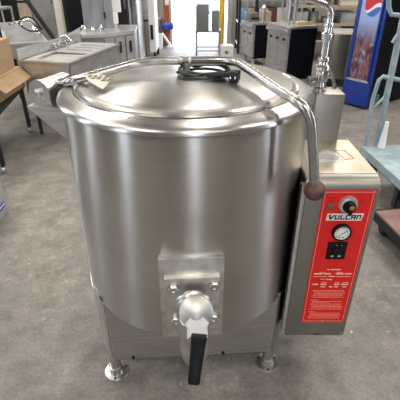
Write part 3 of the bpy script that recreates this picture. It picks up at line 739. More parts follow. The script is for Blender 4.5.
bm = B(); c = PZ(2, 89, .47) + Vector((-.015, -.06, 0)); bm_tube(bm, [c + Vector((-.12, 0, .03)), c + Vector((-.04, -.02, .035)), c + Vector((.02, -.03, .025)), c + Vector((.045, -.03, .01))], [.03, .035, .03, .012], 12, smooth=3)
tag_o = obj('work_glove', bm, M_rubber, None, label='black rubber glove hanging by the flat cardboard box at the left edge', cat='glove')
# blue-striped grey carton at the left edge
p = PZ(7.5, 212); F = frame((p.x - .42, p.y - .30), math.radians(0))
S = root('appliance_carton', 'grey box with a blue and white stripe cut off by the left picture edge', 'box', (p.x - .2, p.y - .15, 0))
slab('body', F, 0, .42, 0, .32, 0, .24, mat('grey_matte_carton', (.33, .33, .33), .6, var=.1), S, bevel=.004)
for z0_, z1_, m_ in ((.045, .058, M_blue), (.060, .067, M_white), (.069, .080, M_blue)): slab('stripe', F, .2, .4205, -.0006, 0, z0_, z1_, m_, S); slab('side_stripe', F, .4201, .4207, 0, .29, z0_, z1_, m_, S)

# ---------------- far-left racks and panels
def rack(name, label, cat, A, yaw, lu, lv, h, shelves, mp, ms, r=.016, feet=True, group=None):
    F = frame(A, yaw); S = root(name, label, cat, (A[0], A[1], 0), group=group)
    for u_, v_ in ((0, 0), (lu, 0), (0, lv), (lu, lv)): rod('post', F, (u_, v_, 0), (u_, v_, h), r, mp, S)
    for z_ in shelves: slab('shelf', F, -.01, lu + .01, -.01, lv + .01, z_, z_ + .025, ms, S)
    return F, S
F, S = rack('steel_table_frame', 'open light steel table frame standing behind the pale sink at far left', 'table frame', (-2.95, 5.0), 0, .62, .5, .80, (.80,), M_gal, M_gal)
rod('stretcher', F, (0, 0, .2), (.62, 0, .2), .012, M_gal, S)
for i, (px, wd, zt, mm, lb) in enumerate(((-3.7, .34, 1.9, M_dark, 'black upright cabinet at the far left edge'), (-3.3, .26, 2.0, M_bsteel_dk, 'dull grey steel upright cabinet beside the black one at far left'), (-2.98, .24, 1.95, M_dark, 'narrow dark upright cabinet with pale edge at far left'))):
    F = frame((px, 6.1 + .05 * i), 0); S = root('upright_cabinet', lb, 'cabinet', (px, 6.1, 0))
    slab('body', F, 0, wd, 0, .6, .08, zt, mm, S); slab('door', F, .01, wd - .01, -.03, 0, .12, zt - .05, mm, S); slab('edge_trim', F, wd - .02, wd, -.035, -.03, .12, zt - .05, M_gal, S)
    slab('handle', F, .03, .05, -.07, -.035, .9, 1.2, M_chrome, S)
    for u_ in (.03, wd - .03):
        for v_ in (.05, .55): rod('foot', F, (u_, v_, 0), (u_, v_, .08), .02, M_dark, S)
F = frame((-2.57, 6.3), 0); S = root('kraft_panel', 'tan flat-packed board leaning upright behind the sinks', 'board', (-2.57, 6.3, 0))
slab('board', F, 0, .18, 0, .05, 0, 1.3, M_tan, S); slab('board_strap', F, 0, .18, -.004, 0, .8, .83, M_dark, S)
F = frame((-2.36, 6.25), 0); S = root('upright_cabinet', 'wide charcoal upright cabinet between the tan board and the cream column', 'cabinet', (-2.36, 6.25, 0))
slab('body', F, 0, .66, 0, .6, .08, 1.9, M_dark, S); slab('door', F, .01, .32, -.03, 0, .12, 1.85, M_bsteel_dk, S); slab('door', F, .34, .65, -.03, 0, .12, 1.85, M_dark, S); slab('handle', F, .29, .31, -.06, -.03, .8, 1.1, M_chrome, S)
for u_ in (.03, .63):
    for v_ in (.05, .55): rod('foot', F, (u_, v_, 0), (u_, v_, .08), .02, M_dark, S)
# slanting black pipe
F = frame((-2.6, 5.0), 0)
S = root('slanting_post', 'thin black metal pole slanting down behind the sinks', 'pole', PZ(42, 24, 0))
a = PY(18, -12, 5.3); b_ = PY(42, 22, 5.3); d = (b_ - a); e = a + d * ((.0 - a.z) / d.z)
tubeobj('pole', [e, a], .025, M_dark, S); bm = B(); bm_lathe(bm, [(0, 0), (.07, 0), (.07, .012), (0, .02)], (e.x, e.y, 0), 18); obj('base', bm, M_dark, S)

# ---------------- cream column
p0 = PY(55, 0, 5.1); F = frame((-1.97, 5.05), 0)
bm = B(); bm_box(bm, (-1.655, 5.05, 0), (-1.575, 5.13, ZC - .01), bevel=.006); obj('steel_column', bm, M_cream, None, label='cream painted square steel column rising behind the sinks', cat='column')

# ---------------- counter with slotted doors
cz = .67; nc = PZ(103, 34, cz); fr = PZ(134, 30.5, cz); lf = PZ(66, 36, cz)
u = (Vector((fr.x, fr.y)) - Vector((nc.x, nc.y))); yw = math.atan2(u.y, u.x)
F = frame((nc.x, nc.y), yw); LUc = u.length
S = root('steel_counter', 'angled stainless steel counter with three upright slot handles, between the near sink and the doorway', 'counter', (nc.x, nc.y, 0))
foot = [Vector((-1.30, 4.20)), Vector((nc.x, nc.y)), Vector((fr.x, fr.y)), Vector((-.72, 5.0)), Vector((-1.32, 5.0))]
cen = sum(foot, Vector((0, 0))) / 5
bm = B(); bm_prism(bm, [Vector((*(cen + (q - cen) * .975), .10)) for q in foot], (0, 0, cz - .131)); obj('body', bm, M_bsteel_dk, S, label='dull brownish steel body')
bm = B(); bm_prism(bm, [Vector((*(cen + (q - cen) * 1.02), cz - .03)) for q in foot], (0, 0, .03)); obj('worktop', bm, M_bsteel, S)
for i in range(3):
    w_ = LUc / 3; dr = slab('door', F, .006 + i * w_, (i + 1) * w_ - .006, -.012, .004, .12, cz - .045, M_bsteel, S)
    slab('slot_handle', F, .35 * w_ + i * w_, .35 * w_ + i * w_ + .022, -.015, -.011, cz - .20, cz - .09, M_dark, dr)
    slab('slot_lip', F, .35 * w_ + i * w_ + .022, .35 * w_ + i * w_ + .034, -.022, -.011, cz - .20, cz - .09, M_chrome, dr)
for q in foot:
    q = cen + (q - cen) * .88; tubeobj('foot', [(q.x, q.y, 0), (q.x, q.y, .10)], .02, M_gal, S)
# wrapped appliance on the cabinet
q = PZ(84, 29, cz)
F = frame((q.x, q.y + .02), math.radians(8))
w2 = (PY(113, 10, q.y).x - PY(83, 10, q.y).x)
S = root('wrapped_appliance', 'upright steel appliance wrapped in grey scuffed film, on the steel counter', 'appliance', (q.x, q.y, cz))
slab('body', F, 0, w2 * .72, 0, .25, cz, cz + .55, M_wrap, S, bevel=.004); slab('door', F, w2 * .73, w2, -.01, .25, cz + .0, cz + .55, M_wrap, S); slab('latch', F, w2 * .70, w2 * .76, -.03, -.01, cz + .10, cz + .16, M_dark, S)
q = PZ(109, 28.5, cz); F = frame((q.x, q.y + .01), math.radians(25))
S = root('white_dispenser', 'white plastic dispenser unit standing at the corner of the steel counter', 'dispenser', (q.x, q.y, cz))
slab('body', F, 0, .11, 0, .09, cz + .04, cz + .15, M_wpl, S, bevel=.006); slab('upper_housing', F, .06, .16, .03, .12, cz + .15, cz + .42, M_wpl, S, bevel=.006)
for u_ in (.02, .09): rod('foot', F, (u_, .045, cz), (u_, .045, cz + .04), .010, M_wpl, S)
q = PZ(84, 31.5, cz); F = frame((q.x, q.y), math.radians(10))
for i, (dx, rad, hh) in enumerate(((0, .035, .05), (.09, .03, .035), (.18, .028, .05))):
    bm = B(); bm_lathe(bm, [(0, 0), (rad, 0), (rad, hh * .6), (rad * .6, hh), (rad * .45, hh * 1.3), (0, hh * 1.35)], F3(F, dx, -.01, cz), 16)
    obj('metal_fitting', bm, M_chrome, None, label='small shiny metal fitting on the steel counter top, ' + ('nearest the cream column' if i == 0 else 'middle of the three' if i == 1 else 'nearest the white dispenser'), cat='fitting', group='metal fittings on the counter')
# black cooker behind
F = frame((-1.66, 5.45), 0); S = root('black_oven', 'large matt black oven standing behind the counter and film-wrapped appliance', 'oven', (-1.66, 5.45, 0))
slab('body', F, 0, .62, 0, .6, .1, 1.55, M_dark, S); slab('door', F, .03, .59, -.03, 0, .55, 1.1, M_black, S); rod('handle', F, (.06, -.06, 1.05), (.56, -.06, 1.05), .012, M_chrome, S); slab('lower_trim', F, 0, .62, -.02, 0, .50, .53, M_gal, S)
for u_ in (.04, .58):
    for v_ in (.05, .55): rod('foot', F, (u_, v_, 0), (u_, v_, .1), .02, M_dark, S)

# ---------------- tall units left of the doorway
def unit(label, px0, px1, Y, depth, ztop, m, base=.09, name='upright_freezer', cat='freezer', trim=M_gal, py=40):
    x0 = PY(px0, py, Y).x; x1 = PY(px1, py, Y).x; F = frame((x0, Y), 0); W = x1 - x0
    S = root(name, label, cat, (x0, Y, 0))
    slab('body', F, 0, W, 0.03, depth, base, ztop, m, S); slab('door', F, .008, W - .008, 0, .03, base + .03, ztop - .12, m, S)
    slab('handle', F, W * .75, W * .75 + .02, -.035, 0, .8, 1.2, M_chrome, S)
    for u_ in (.03, W - .03):
        for v_ in (.08, depth - .05): rod('foot', F, (u_, v_, 0), (u_, v_, base), .018, M_dark, S)
    return F, S, W
unit('tall black refrigerator behind the slotted counter', 117, 130.5, 5.4, .31, 1.9, M_dark)
unit('tall pale steel refrigerator left of the oven rack', 131.5, 139, 5.75, .6, 1.9, M_bsteel)
x0 = PY(139.5, 40, 6.4).x; x1 = PY(149.5, 40, 6.4).x; F = frame((x0, 6.4), 0); W = x1 - x0
S = root('double_oven', 'stacked grey steel double oven with a black top edge, left of the doorway', 'oven', (x0, 6.4, 0))
slab('lower_oven', F, 0, W, 0, .55, .12, .55, M_bsteel_dk, S); slab('upper_oven', F, 0, W, .02, .55, .57, 1.0, M_bsteel, S, bevel=.01); slab('top_cap', F, -.01, W + .09, 0, .55, 1.0, 1.03, M_black, S)
slab('side_column', F, W, W + .09, .02, .5, .12, 1.0, M_wpl, S); slab('control_strip', F, W + .02, W + .06, .005, .02, .3, .5, M_dark, S)
rod('handle', F, (.03, -.03, .88), (W - .03, -.03, .88), .010, M_chrome, S)
for u_ in (.02, W + .07):
    for v_ in (.04, .5): rod('foot', F, (u_, v_, 0), (u_, v_, .12), .02, M_dark, S)
# by the back wall
p = PZ(158, 48); bm = B(); bm_lathe(bm, [(0, 0), (.085, 0), (.10, .22), (.104, .225), (.104, .235), (.096, .235), (.082, .02), (0, .02)], (p.x, 7.45, 0), 24)
bo = obj('bucket', bm, M_wpl, None, label='white plastic bucket on the floor by the back wall', cat='bucket')
x = PY(167, 20, 7.75).x
S = root('wall_post', 'rust red steel post bolted beside the doorway', 'post', (x, 7.8, 0)); boxobj('post', (x - .05, 7.74, 0), (x + .05, 7.88, 2.6), M_rust, S)
boxobj('white_notice', (x - .025, 7.735, .66), (x + .045, 7.7395, .74), M_wpl, S)
c = PY(167.5, 26.5, 7.6)
S = root('strap_winch', 'bright blue winch reel fixed on the red post', 'winch', c)
bm = B(); bm_lathe(bm, [(0, -.11), (.045, -.11), (.05, -.06), (.065, -.055), (.065, -.03), (.05, -.02), (.05, .04), (.062, .05), (.062, .08), (.04, .1), (0, .1)], (c.x, 7.66, c.z), 20, axis=(1, 0, 0)); obj('reel', bm, M_blue, S)
boxobj('mount', (c.x - .03, 7.66, c.z - .03), (c.x + .03, 7.74, c.z + .03), M_gal, S)
S = root('diagonal_brace', 'white bar propped diagonally from the red post to the floor', 'bar', (x, 7.6, 0)); a = PY(162, 33, 7.55); b_ = PZ(171, 46.5)
tubeobj('bar', [a, Vector((b_.x, 7.55, .02))], .022, M_wpl, S); bm = B(); bm_box(bm, (b_.x - .06, 7.48, 0), (b_.x + .06, 7.62, .02)); obj('bar_foot', bm, M_wpl, S)
S = root('pipe_shelf', 'cluttered small shelf of fittings on the corrugated wall left of the red post', 'shelf', (x - .35, 7.6, .45))
boxobj('shelf_board', (x - .45, 7.55, .44), (x - .10, 7.9, .46), M_tan, S)
for xx in (x - .42, x - .14): boxobj('bracket', (xx, 7.60, .34), (xx + .015, 7.9, .44), M_gal, S)
for i, (dx, m_) in enumerate(((-.38, M_dark), (-.28, M_gal), (-.19, M_yellow))):
    bm = B(); bm_lathe(bm, [(0, 0), (.035, 0), (.035, .07), (.02, .09), (.02, .11), (0, .11)], (x + dx, 7.65, .461), 14)
    obj('spray_can', bm, m_, None, label=('black', 'silver', 'yellow')[i] + ' can on the small shelf left of the red post', cat='can', group='cans on the small wall shelf')

# ---------------- cart in the doorway
YD = 6.7
a = PY(196.5, 57, YD); b_ = PY(219.5, 57, YD); zt = PY(200, 32.5, YD).z
F = frame((a.x, YD), 0); W = b_.x - a.x
S = root('steel_work_stand', 'slim open steel stand with a lower rail standing in front of the bright doorway', 'stand', (a.x, YD, 0))
for u_ in (0, W):
    for v_ in (0, .35): rod('leg', F, (u_, v_, 0), (u_, v_, zt), .012, M_gal, S)
slab('top', F, -.02, W + .02, -.02, .37, zt, zt + .022, M_bsteel_dk, S)
for v_ in (0, .35): rod('rail', F, (0, v_, .09), (W, v_, .09), .011, M_gal, S)
zt += .023
for k_, (q0, q1, top_, lb) in enumerate(((197, 209, 4.5, 'larger grey square equipment box on the stand in the doorway'), (212, 219, 11, 'smaller grey square equipment box on the stand in the doorway'))):
    xa = PY(q0, 20, YD).x; xb = PY(q1, 20, YD).x; z_ = PY(q0, top_, YD).z; F2 = frame((xa, YD + .03), 0); W2 = xb - xa
    S = root('equipment_box', lb, 'box', (xa, YD, zt)); slab('body', F2, 0, W2, 0, .25, zt, z_, M_dark if 0 else mat('dark_grey_cabinet', (.16, .165, .17), .55), S, bevel=.004)
    slab('side_flange', F2, -.018 if k_ == 0 else W2, 0 if k_ == 0 else W2 + .006, .0, .2, zt, z_ - .02, M_gal, S)
    slab('latch', F2, W2, W2 + .016, .02, .05, zt + .12 * (2 - k_), zt + .12 * (2 - k_) + .02, M_dark, S) if k_ == 0 else None
# yellow post, white box
x = PY(221.5, 30, 7.3).x
S = root('bollard', 'yellow guard post at the right side of the doorway', 'post', (x, 7.3, 0)); bm = B(); bm_lathe(bm, [(0, 0), (.045, 0), (.045, .92), (.03, .95), (0, .96)], (x, 7.3, 0), 20); obj('post', bm, M_yellow, S)
bm = B(); bm_lathe(bm, [(.045, .0), (.08, .0), (.08, .012), (.045, .013)], (x, 7.3, 0), 20); obj('base_flange', bm, M_yellow, S)
p = PZ(221, 57); F = frame((p.x, p.y), 0); S = root('white_carton', 'white carton on the floor beside the yellow post', 'box', (p.x, p.y, 0))
slab('carton', F, 0, .19, 0, .22, 0, .16, M_wpl, S); slab('lid_flap', F, .02, .17, -.0, .2, .161, .168, M_wpl, S); slab('carton_label', F, .06, .11, -.001, 0, .05, .09, M_rust, S)

# ---------------- storage shelving right of the doorway
F, S = rack('storage_shelving', 'tall dark storage shelving stacked with blue and white goods, right of the doorway', 'shelving', (.62, 6.95), 0, 1.15, .5, 1.9, (.12, .45, .78, 1.12, 1.5), M_dark, M_gal, r=.02)
rod('centre_post', F, (.26, -.01, 0), (.26, -.01, 1.9), .028, M_dark, S)
goods = [M_wpl, mat('sky_blue_packaging', (.20, .42, .75), .5, var=.3, scale=9), M_blue, mat('maroon_packaging', (.22, .07, .06), .6, var=.3), mat('pale_grey_packaging', (.55, .58, .62), .5, var=.2), M_tan]
gname = ['white', 'sky blue', 'deep blue', 'maroon', 'pale grey', 'tan']
rr = random.Random(12); sh = ['lowest', 'second', 'third', 'fourth']
for si, z_ in enumerate((.145, .475, .805, 1.145)):
    u_ = .02; k_ = 0
    while u_ < 1.02:
        w_ = .08 + rr.random() * .10; h_ = .12 + rr.random() * .14; gi = rr.randrange(6)
        F_ = F; posn = ('at the left post', 'left of centre', 'near the centre', 'right of centre', 'towards the right post', 'at the right post')[min(k_, 5)]
        if u_ + w_ > 1.12: break
        slab('goods_box', F, u_, u_ + w_, .02 + rr.random() * .03, .36, z_, z_ + h_, goods[gi], None, bevel=.004, label='%s box on the %s shelf right of the doorway, %s' % (gname[gi], sh[si], posn), cat='box', group='goods on the storage shelving')
        u_ += w_ + .015; k_ += 1

# ---------------- cooking ranges seen from their black sides
def range_unit(label, A, yaw, w_, d_, h_, slots, name='cooking_range'):
    """A: near-left corner; U along the black side, V along the steel front"""
    F = frame(A, yaw); S = root(name, label, 'range', (A[0], A[1], 0))
    slab('body', F, .03, w_, 0, d_, .10, h_ - .03, M_navy, S, label='black enamel side')
    slab('front_panel', F, -.0, .03, .0, d_, .12, h_ - .07, M_bsteel, S, label='brushed steel front')
    slab('front_rail', F, -.035, .035, -.005, d_ + .005, h_ - .07, h_ - .03, M_bsteel, S, bevel=.008)
    slab('worktop', F, -.02, w_, -.004, d_ + .004, h_ - .028, h_, M_bsteel, S, bevel=.003)
    n_ = slots
    for i in range(n_):
        v0 = d_ * (i + .5) / n_
        slab('front_rib', F, -.012, 0, v0 + d_ * .36 / n_, v0 + d_ * .42 / n_, .13, h_ - .10, M_bsteel, S)
        slab('vent_slot', F, -.003, .001, v0 - d_ * .2 / n_, v0 + d_ * .2 / n_, h_ - .15, h_ - .125, M_dark, S)
    for u_ in (.05, w_ - .05):
        for v_ in (.05, d_ - .05): rod('foot', F, (u_, v_, 0), (u_, v_, .10), .022, M_gal, S)
    return F, S
FA_, _ = range_unit('low cooking range with a big black side panel and three-slot steel front, behind the tap', (.965, 4.74), math.radians(22), .38, .42, .68, 3)
FB_, _ = range_unit('narrow cooking range with a black side, further back next to the storage shelving', (.735, 6.0), math.radians(20), .29, .36, .57, 2)
# things on the ranges
z_ = .571
c = F3(FB_, .02, .08, z_)
S = root('control_housing', 'grey metal housing on top of the farther range, left end', 'housing', c); slab('body', FB_, .0, .13, .1, .3, z_, z_ + .12, M_bsteel_dk, S, bevel=.004); slab('knob_strip', FB_, .01, .12, .092, .1, z_ + .03, z_ + .06, M_dark, S)
c = F3(FB_, .15, .08, z_)
S = root('steel_canister', 'tall pale steel canister on top of the farther range', 'canister', c); bm = B(); bm_lathe(bm, [(0, 0), (.03, 0), (.03, .19), (.022, .2), (.012, .22), (0, .225)], F3(FB_, .165, .04, z_), 18); obj('body', bm, M_bsteel, S)
c = F3(FB_, .2, .08, z_)
S = root('cardboard_box', 'small olive brown box on top of the farther range, right end', 'box', c); slab('carton', FB_, .205, .40 - .11, .05, .25, z_, z_ + .13, M_tan, S); slab('carton_flap', FB_, .205, .29, .05, .25, z_ + .131, z_ + .136, M_tan, S)
z_ = .681
for i, (uu, lb) in enumerate(((.03, 'left pale steel upright tube on the near range worktop'), (.10, 'right pale steel upright tube on the near range worktop'))):
    S = root('flue_tube', lb, 'tube', F3(FA_, uu, .06, z_)); rod('tube', FA_, (uu, .06, z_), (uu, .06, z_ + .48), .017, M_bsteel, S, n=14); bm = B(); bm_lathe(bm, [(.017, 0), (.028, 0), (.028, .012), (.017, .014)], F3(FA_, uu, .06, z_), 18); obj('collar_ring', bm, M_bsteel, S)
S = root('shelf_riser', 'open steel shelf riser at the back of the near range worktop', 'shelf', F3(FA_, .2, .5, z_))
for u_ in (.14, .34):
    for v_ in (.28, .38): rod('riser_post', FA_, (u_, v_, z_), (u_, v_, z_ + .26), .012, M_gal, S)
slab('riser_shelf', FA_, .12, .36, .27, .39, z_ + .24, z_ + .26, M_bsteel, S)
S = root('wooden_tray', 'tan tray lying on the near range worktop beside the tubes', 'tray', F3(FA_, .2, .1, z_)); slab('tray', FA_, .15, .36, .06, .25, z_, z_ + .02, M_card2, S); slab('tray_rim', FA_, .15, .36, .05, .06, z_, z_ + .035, M_card2, S)

# ---------------- equipment racks in the middle right background
def shelf_stack(label, A, yaw, lu, lv, h, levels, rngs, seed):
    F, S = rack('equipment_rack', label, 'rack', A, yaw, lu, lv, h, levels, M_gal, M_tan, r=.02)
    rr = random.Random(seed)
    return F, S
F, S = shelf_stack('long steel equipment rack with tan shelves crowded with parts, behind the ranges', (1.35, 6.3), 0, 2.6, .6, 1.7, (.28, .50, .74, 1.0, 1.3), None, 3)
kinds = [('steel_tray', M_bsteel, 'steel tray'), ('parts_box', M_tan, 'tan parts box'), ('oven_pan', M_dark, 'dark oven pan'), ('steel_pot', M_gal, 'steel pot'), ('carton', M_cream, 'cream carton')]
rr = random.Random(21)
for si, zb_ in enumerate((.306, .526, .766, 1.026)):
    u_ = .04; k_ = 0
    while u_ < 2.4:
        kn, km, kl_ = kinds[rr.randrange(5)]; w_ = .14 + rr.random() * .16; h_ = .05 + rr.random() * .12
        nm = '%s on the %s tan shelf of the long rack, place %s' % (kl_, sh[si], ('by the left post', 'left', 'left of the middle', 'in the middle', 'right of the middle', 'right', 'further right', 'near the right post', 'by the right post')[min(k_, 8)])
        nm = nm.replace(', place ', ', ')
        bm = B()
        if kn == 'steel_pot':
            bm_lathe(bm, [(0, 0), (w_ * .42, 0), (w_ * .45, h_), (w_ * .48, h_ + .004), (w_ * .43, h_), (w_ * .40, .01), (0, .01)], F3(F, u_ + w_ / 2, .2, zb_), 20)
        else:
            vs = bm_box(bm, (u_, .03, zb_), (u_ + w_, .42, zb_ + h_), bevel=.006); vs += bm_box(bm, (u_ - .006, .022, zb_ + h_ - .012), (u_ + w_ + .006, .03, zb_ + h_))
            for v in vs:
                p = F[0] + F[1] * v.co.x + F[2] * v.co.y; v.co.x, v.co.y = p.x, p.y
        obj(kn, bm, km, None, label=nm, cat=kl_.split()[-1], group='equipment on the long rack')
        u_ += w_ + .03; k_ += 1
# rounded steel pan cart on casters
p = PZ(343, 88); F = frame((1.50, 4.88), math.radians(-12))
S = root('pan_cart', 'stainless steel cart with a rounded side panel and open shelves on casters', 'cart', (1.5, 4.88, 0))
slab('side_panel', F, 0, .20, 0, .03, .09, .59, M_bsteel_dk, S, bevel=.01); slab('side_panel', F, 0, .02, 0, .5, .09, .59, M_bsteel_dk, S); slab('frame_post', F, .20, .225, -.005, .03, .09, .60, M_bsteel, S); slab('frame_post', F, .46, .485, -.005, .03, .09, .60, M_bsteel, S)
for z_ in (.10, .26, .42, .575): slab('shelf', F, .02, .46, .03, .5, z_, z_ + .015, M_bsteel, S)
slab('back_panel', F, .02, .46, .50, .515, .09, .59, M_dark, S)
for u_ in (.04, .21, .45):
    for v_ in (.03, .46):
        bm = B(); c = F3(F, u_, v_, .036); bm_lathe(bm, [(0, -.014), (.028, -.014), (.036, -.009), (.036, .009), (.028, .014), (0, .014)], c, 18, axis=(1, -.2, 0)); bm_box(bm, (c.x - .022, c.y - .014, .03), (c.x + .022, c.y + .014, .095)); obj('caster', bm, M_dark, S)

# ---------------- drinks cooler
A = Vector((1.48, 4.20)); Bp = Vector((1.66, 3.96)); dU = (Bp - A).normalized(); yw = math.atan2(dU.y, dU.x)
F = frame(A, yw); W = (Bp - A).length; D = .75; HC = 1.95
S = root('drinks_cooler', 'tall blue drinks cooler with printed cola artwork on its narrow front and a black side', 'cooler', (A.x, A.y, 0))
slab('cabinet', F, 0, W, .02, D, .02, HC, M_navy, S, label='black cabinet side'); slab('front_frame', F, 0, W, 0, .02, .02, HC, M_cool, S, label='blue front')
slab('kick_panel', F, 0.002, W - .002, -.012, 0, .03, .26, M_cool, S, bevel=.006)
def artwork():
    m = bpy.data.materials.new('printed_ice_artwork'); t, n, L, b = nodes(m); b.inputs['Roughness'].default_value = .22
    tc = n.new('ShaderNodeTexCoord'); mp = n.new('ShaderNodeMapping'); mp.inputs['Scale'].default_value = (5, 5, 2.4); mp.inputs['Rotation'].default_value = (0, .5, .3)
    L.new(tc.outputs['Object'], mp.inputs[0])
    nz = n.new('ShaderNodeTexNoise'); nz.inputs['Scale'].default_value = 3.4; nz.inputs['Detail'].default_value = 8; nz.inputs['Distortion'].default_value = 1.2; L.new(mp.outputs[0], nz.inputs['Vector'])
    r = n.new('ShaderNodeValToRGB'); e = r.color_ramp.elements; e[0].position = .30; e[0].color = (.035, .02, .04, 1); e[1].position = .78; e[1].color = (.42, .40, .52, 1)
    for p_, c_ in ((.44, (.10, .05, .05)), (.52, (.22, .085, .07)), (.60, (.14, .14, .26)), (.68, (.30, .28, .36))): q = e.new(p_); q.color = (*c_, 1)
    L.new(nz.outputs[0], r.inputs[0])
    sp_ = n.new('ShaderNodeSeparateXYZ'); L.new(tc.outputs['Object'], sp_.inputs[0])
    mr = n.new('ShaderNodeMapRange'); mr.inputs['From Min'].default_value = .62; mr.inputs['From Max'].default_value = .82; L.new(sp_.outputs[2], mr.inputs[0])
    mx = n.new('ShaderNodeMix'); mx.data_type = 'RGBA'; L.new(mr.outputs[0], mx.inputs[0]); L.new(r.outputs[0], mx.inputs[6]); mx.inputs[7].default_value = (.30, .38, .66, 1)
    L.new(mx.outputs[2], b.inputs['Base Color']); return m
slab('artwork_panel', F, .045, W - .045, -.006, 0, .28, HC - .12, artwork(), S)
slab('door_edge', F, .03, .045, -.016, 0, .27, HC - .1, M_cool, S); slab('door_edge', F, W - .045, W - .03, -.016, 0, .27, HC - .1, M_cool, S); slab('sill', F, .03, W - .03, -.02, 0, .262, .282, M_gal, S)
# round red, white and blue emblem, its lower rim just inside the picture
ec = F3(F, W * .56, -.0075, .955); U3 = Vector((F[1].x, F[1].y, 0)); N3 = Vector((-F[2].x, -F[2].y, 0)); er = .105
def seg(lo, hi, m, nm, off):
    bm = B(); pts = []
    def wave(x, k): return {'t': er, 'b': -er, 'u': -.020 + .035 * math.sin(x / er * 2.1), 'l': -.050 + .030 * math.sin(x / er * 2.1)}[k]
    xs = [er * math.sin(-PI / 2 + PI * i / 30) for i in range(31)]
    def cl(x, k):
        lim = math.sqrt(max(er * er - x * x, 0)); return max(-lim, min(lim, wave(x, k)))
    up_ = [ec + U3 * x * .78 + Vector((0, 0, cl(x, hi))) + N3 * off for x in xs]; dn_ = [ec + U3 * x * .78 + Vector((0, 0, cl(x, lo))) + N3 * off for x in xs]
    A0 = [bm.verts.new(p) for p in up_]; B0 = [bm.verts.new(p) for p in dn_]
    for i in range(30): bm.faces.new((A0[i], A0[i + 1], B0[i + 1], B0[i]))
    bmesh.ops.remove_doubles(bm, verts=bm.verts[:], dist=1e-5)
    bmesh.ops.dissolve_degenerate(bm, edges=bm.edges[:], dist=1e-6)
    obj(nm, bm, m, S)
seg('b', 't', M_wpl, 'emblem_white_disc', .0005)
seg('u', 't', mat('emblem_red', (.55, .02, .03), .4), 'emblem_red_field', .0015); seg('b', 'l', mat('emblem_blue', (.05, .13, .50), .4), 'emblem_blue_field', .0015)
for i in range(5): slab('vent_slat', F, W, W + .002, .06, .20, .04 + i * .02, .048 + i * .02, M_gal, S)

# ---------------- light blue rolling ladder cart (right edge)
S = root('rolling_platform_cart', 'light blue steel platform cart with tall tubular end frame, at the right edge', 'cart', (1.10, 2.40, 0))
A = Vector((1.048, 2.42)); Bq = Vector((1.10, 1.86)); dV = (A - Bq).normalized(); yw = math.atan2(dV.y, dV.x) - PI / 2
F = frame(Bq, yw); LV = (A - Bq).length; LW = .62
slab('platform', F, 0, LW, -.03, LV, .232, .25, M_cyan, S, bevel=.003); slab('platform_rim', F, -.008, 0, -.03, LV, .205, .252, M_cyan, S); slab('platform_rim', F, 0, LW, LV, LV + .008, .205, .252, M_cyan, S)
slab('under_rail', F, .03, .07, -.02, LV - .02, .17, .232, M_dark, S); slab('under_rail', F, LW - .07, LW - .03, -.02, LV - .02, .17, .232, M_dark, S)
for u_, v_ in ((.06, LV - .06), (.06, .15), (LW - .05, LV - .06), (LW - .05, .15)):
    bm = B(); c = F3(F, u_, v_, .055); bm_lathe(bm, [(0, -.018), (.042, -.018), (.055, -.012), (.055, .012), (.042, .018), (0, .018)], c, 22, axis=(1, -.1, 0)); bm_box(bm, (c.x - .028, c.y - .02, .05), (c.x + .028, c.y + .02, .172)); obj('caster', bm, M_dark, S)
yq = 2.44
a0 = PY(377, 142, yq); a1 = PY(391, 76, yq); a2 = PY(400, 37, yq); dd = (a1 - a0).normalized()
zsc = .252
pA = Vector((a0.x, yq, zsc)); pT = Vector((a0.x + (a1.x - a0.x) / (a1.z - a0.z) * (1.35 - a0.z), yq, 1.35))
tubeobj('upright_tube', [pA, pT], .019, M_cyan, S, n=12)
b0 = PY(365.5, 145, yq); b1 = PY(372.5, 100, yq); b2 = PY(379, 80, yq); b3 = PY(383, 76.5, yq); b4 = PY(400, 80, yq)
tubeobj('guard_tube', [Vector((b0.x, yq, zsc)), b1, b2, b3, b4, b4 + Vector((.35, .0, -.02))], .0125, M_cyan, S, n=12)
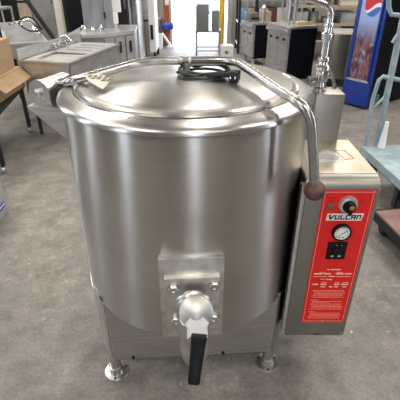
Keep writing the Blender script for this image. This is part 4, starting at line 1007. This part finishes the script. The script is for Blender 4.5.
c0_ = PY(381, 98, yq); c1_ = PY(374.5, 107, yq); tubeobj('brace', [Vector((a0.x + .0, yq, c0_.z + .03)), c1_], .009, M_cyan, S)
e0 = PY(388.5, -12, yq); e1_ = PY(389, 8, yq); e2_ = PY(391.5, 14.5, yq); e3_ = PY(402, 15.5, yq)
tubeobj('hand_rail', [e0 + Vector((0, 0, .2)), e0, e1_, e2_, e3_, e3_ + Vector((.35, 0, 0))], .0125, M_cyan, S, n=12)
g0 = PY(392.5, 43, yq); g1 = PY(400, 31, yq); tubeobj('hook_bar', [g0, g1, g1 + Vector((.03, 0, .05))], .011, M_cyan, S)
tubeobj('upright_tube', [Vector((pA.x + .45, yq, zsc)), Vector((pA.x + .45, yq, 1.35))], .019, M_cyan, S)
bm = B(); c = Vector((pA.x + .018, yq - .035, zsc)); bm_lathe(bm, [(0, 0), (.024, 0), (.018, .09), (.012, .17), (0, .175)], c, 14); obj('wrapped_strap', bm, M_wpl, S, label='white wrapping on the upright')

# ---------------- maroon low dolly
S = root('flat_dolly', 'low maroon flat dolly on the floor in front of the light blue cart', 'dolly', (1.0, 1.7, 0))
q0 = PZ(372, 210, .12); q1 = PZ(402, 240, .12); d_ = Vector((q0.x - q1.x, q0.y - q1.y)); yw = math.atan2(d_.y, d_.x) - PI / 2
F = frame((q1.x, q1.y), yw); LV = d_.length
slab('deck', F, .012, .55, -.5, LV - .012, .104, .12, M_pinkdeck, S); slab('deck_rim', F, 0, .012, -.5, LV, .075, .122, M_dark, S); slab('deck_rim', F, .012, .55, LV - .012, LV, .075, .122, M_dark, S)
for u_, v_ in ((.05, LV - .06), (.05, -.4), (.5, LV - .06), (.5, -.4)):
    bm = B(); c = F3(F, u_, v_, .038); bm_lathe(bm, [(0, -.014), (.03, -.014), (.038, -.008), (.038, .008), (.03, .014), (0, .014)], c, 20, axis=(1, 0, 0)); bm_box(bm, (c.x - .022, c.y - .016, .04), (c.x + .022, c.y + .016, .104)); obj('caster', bm, M_dark, S)
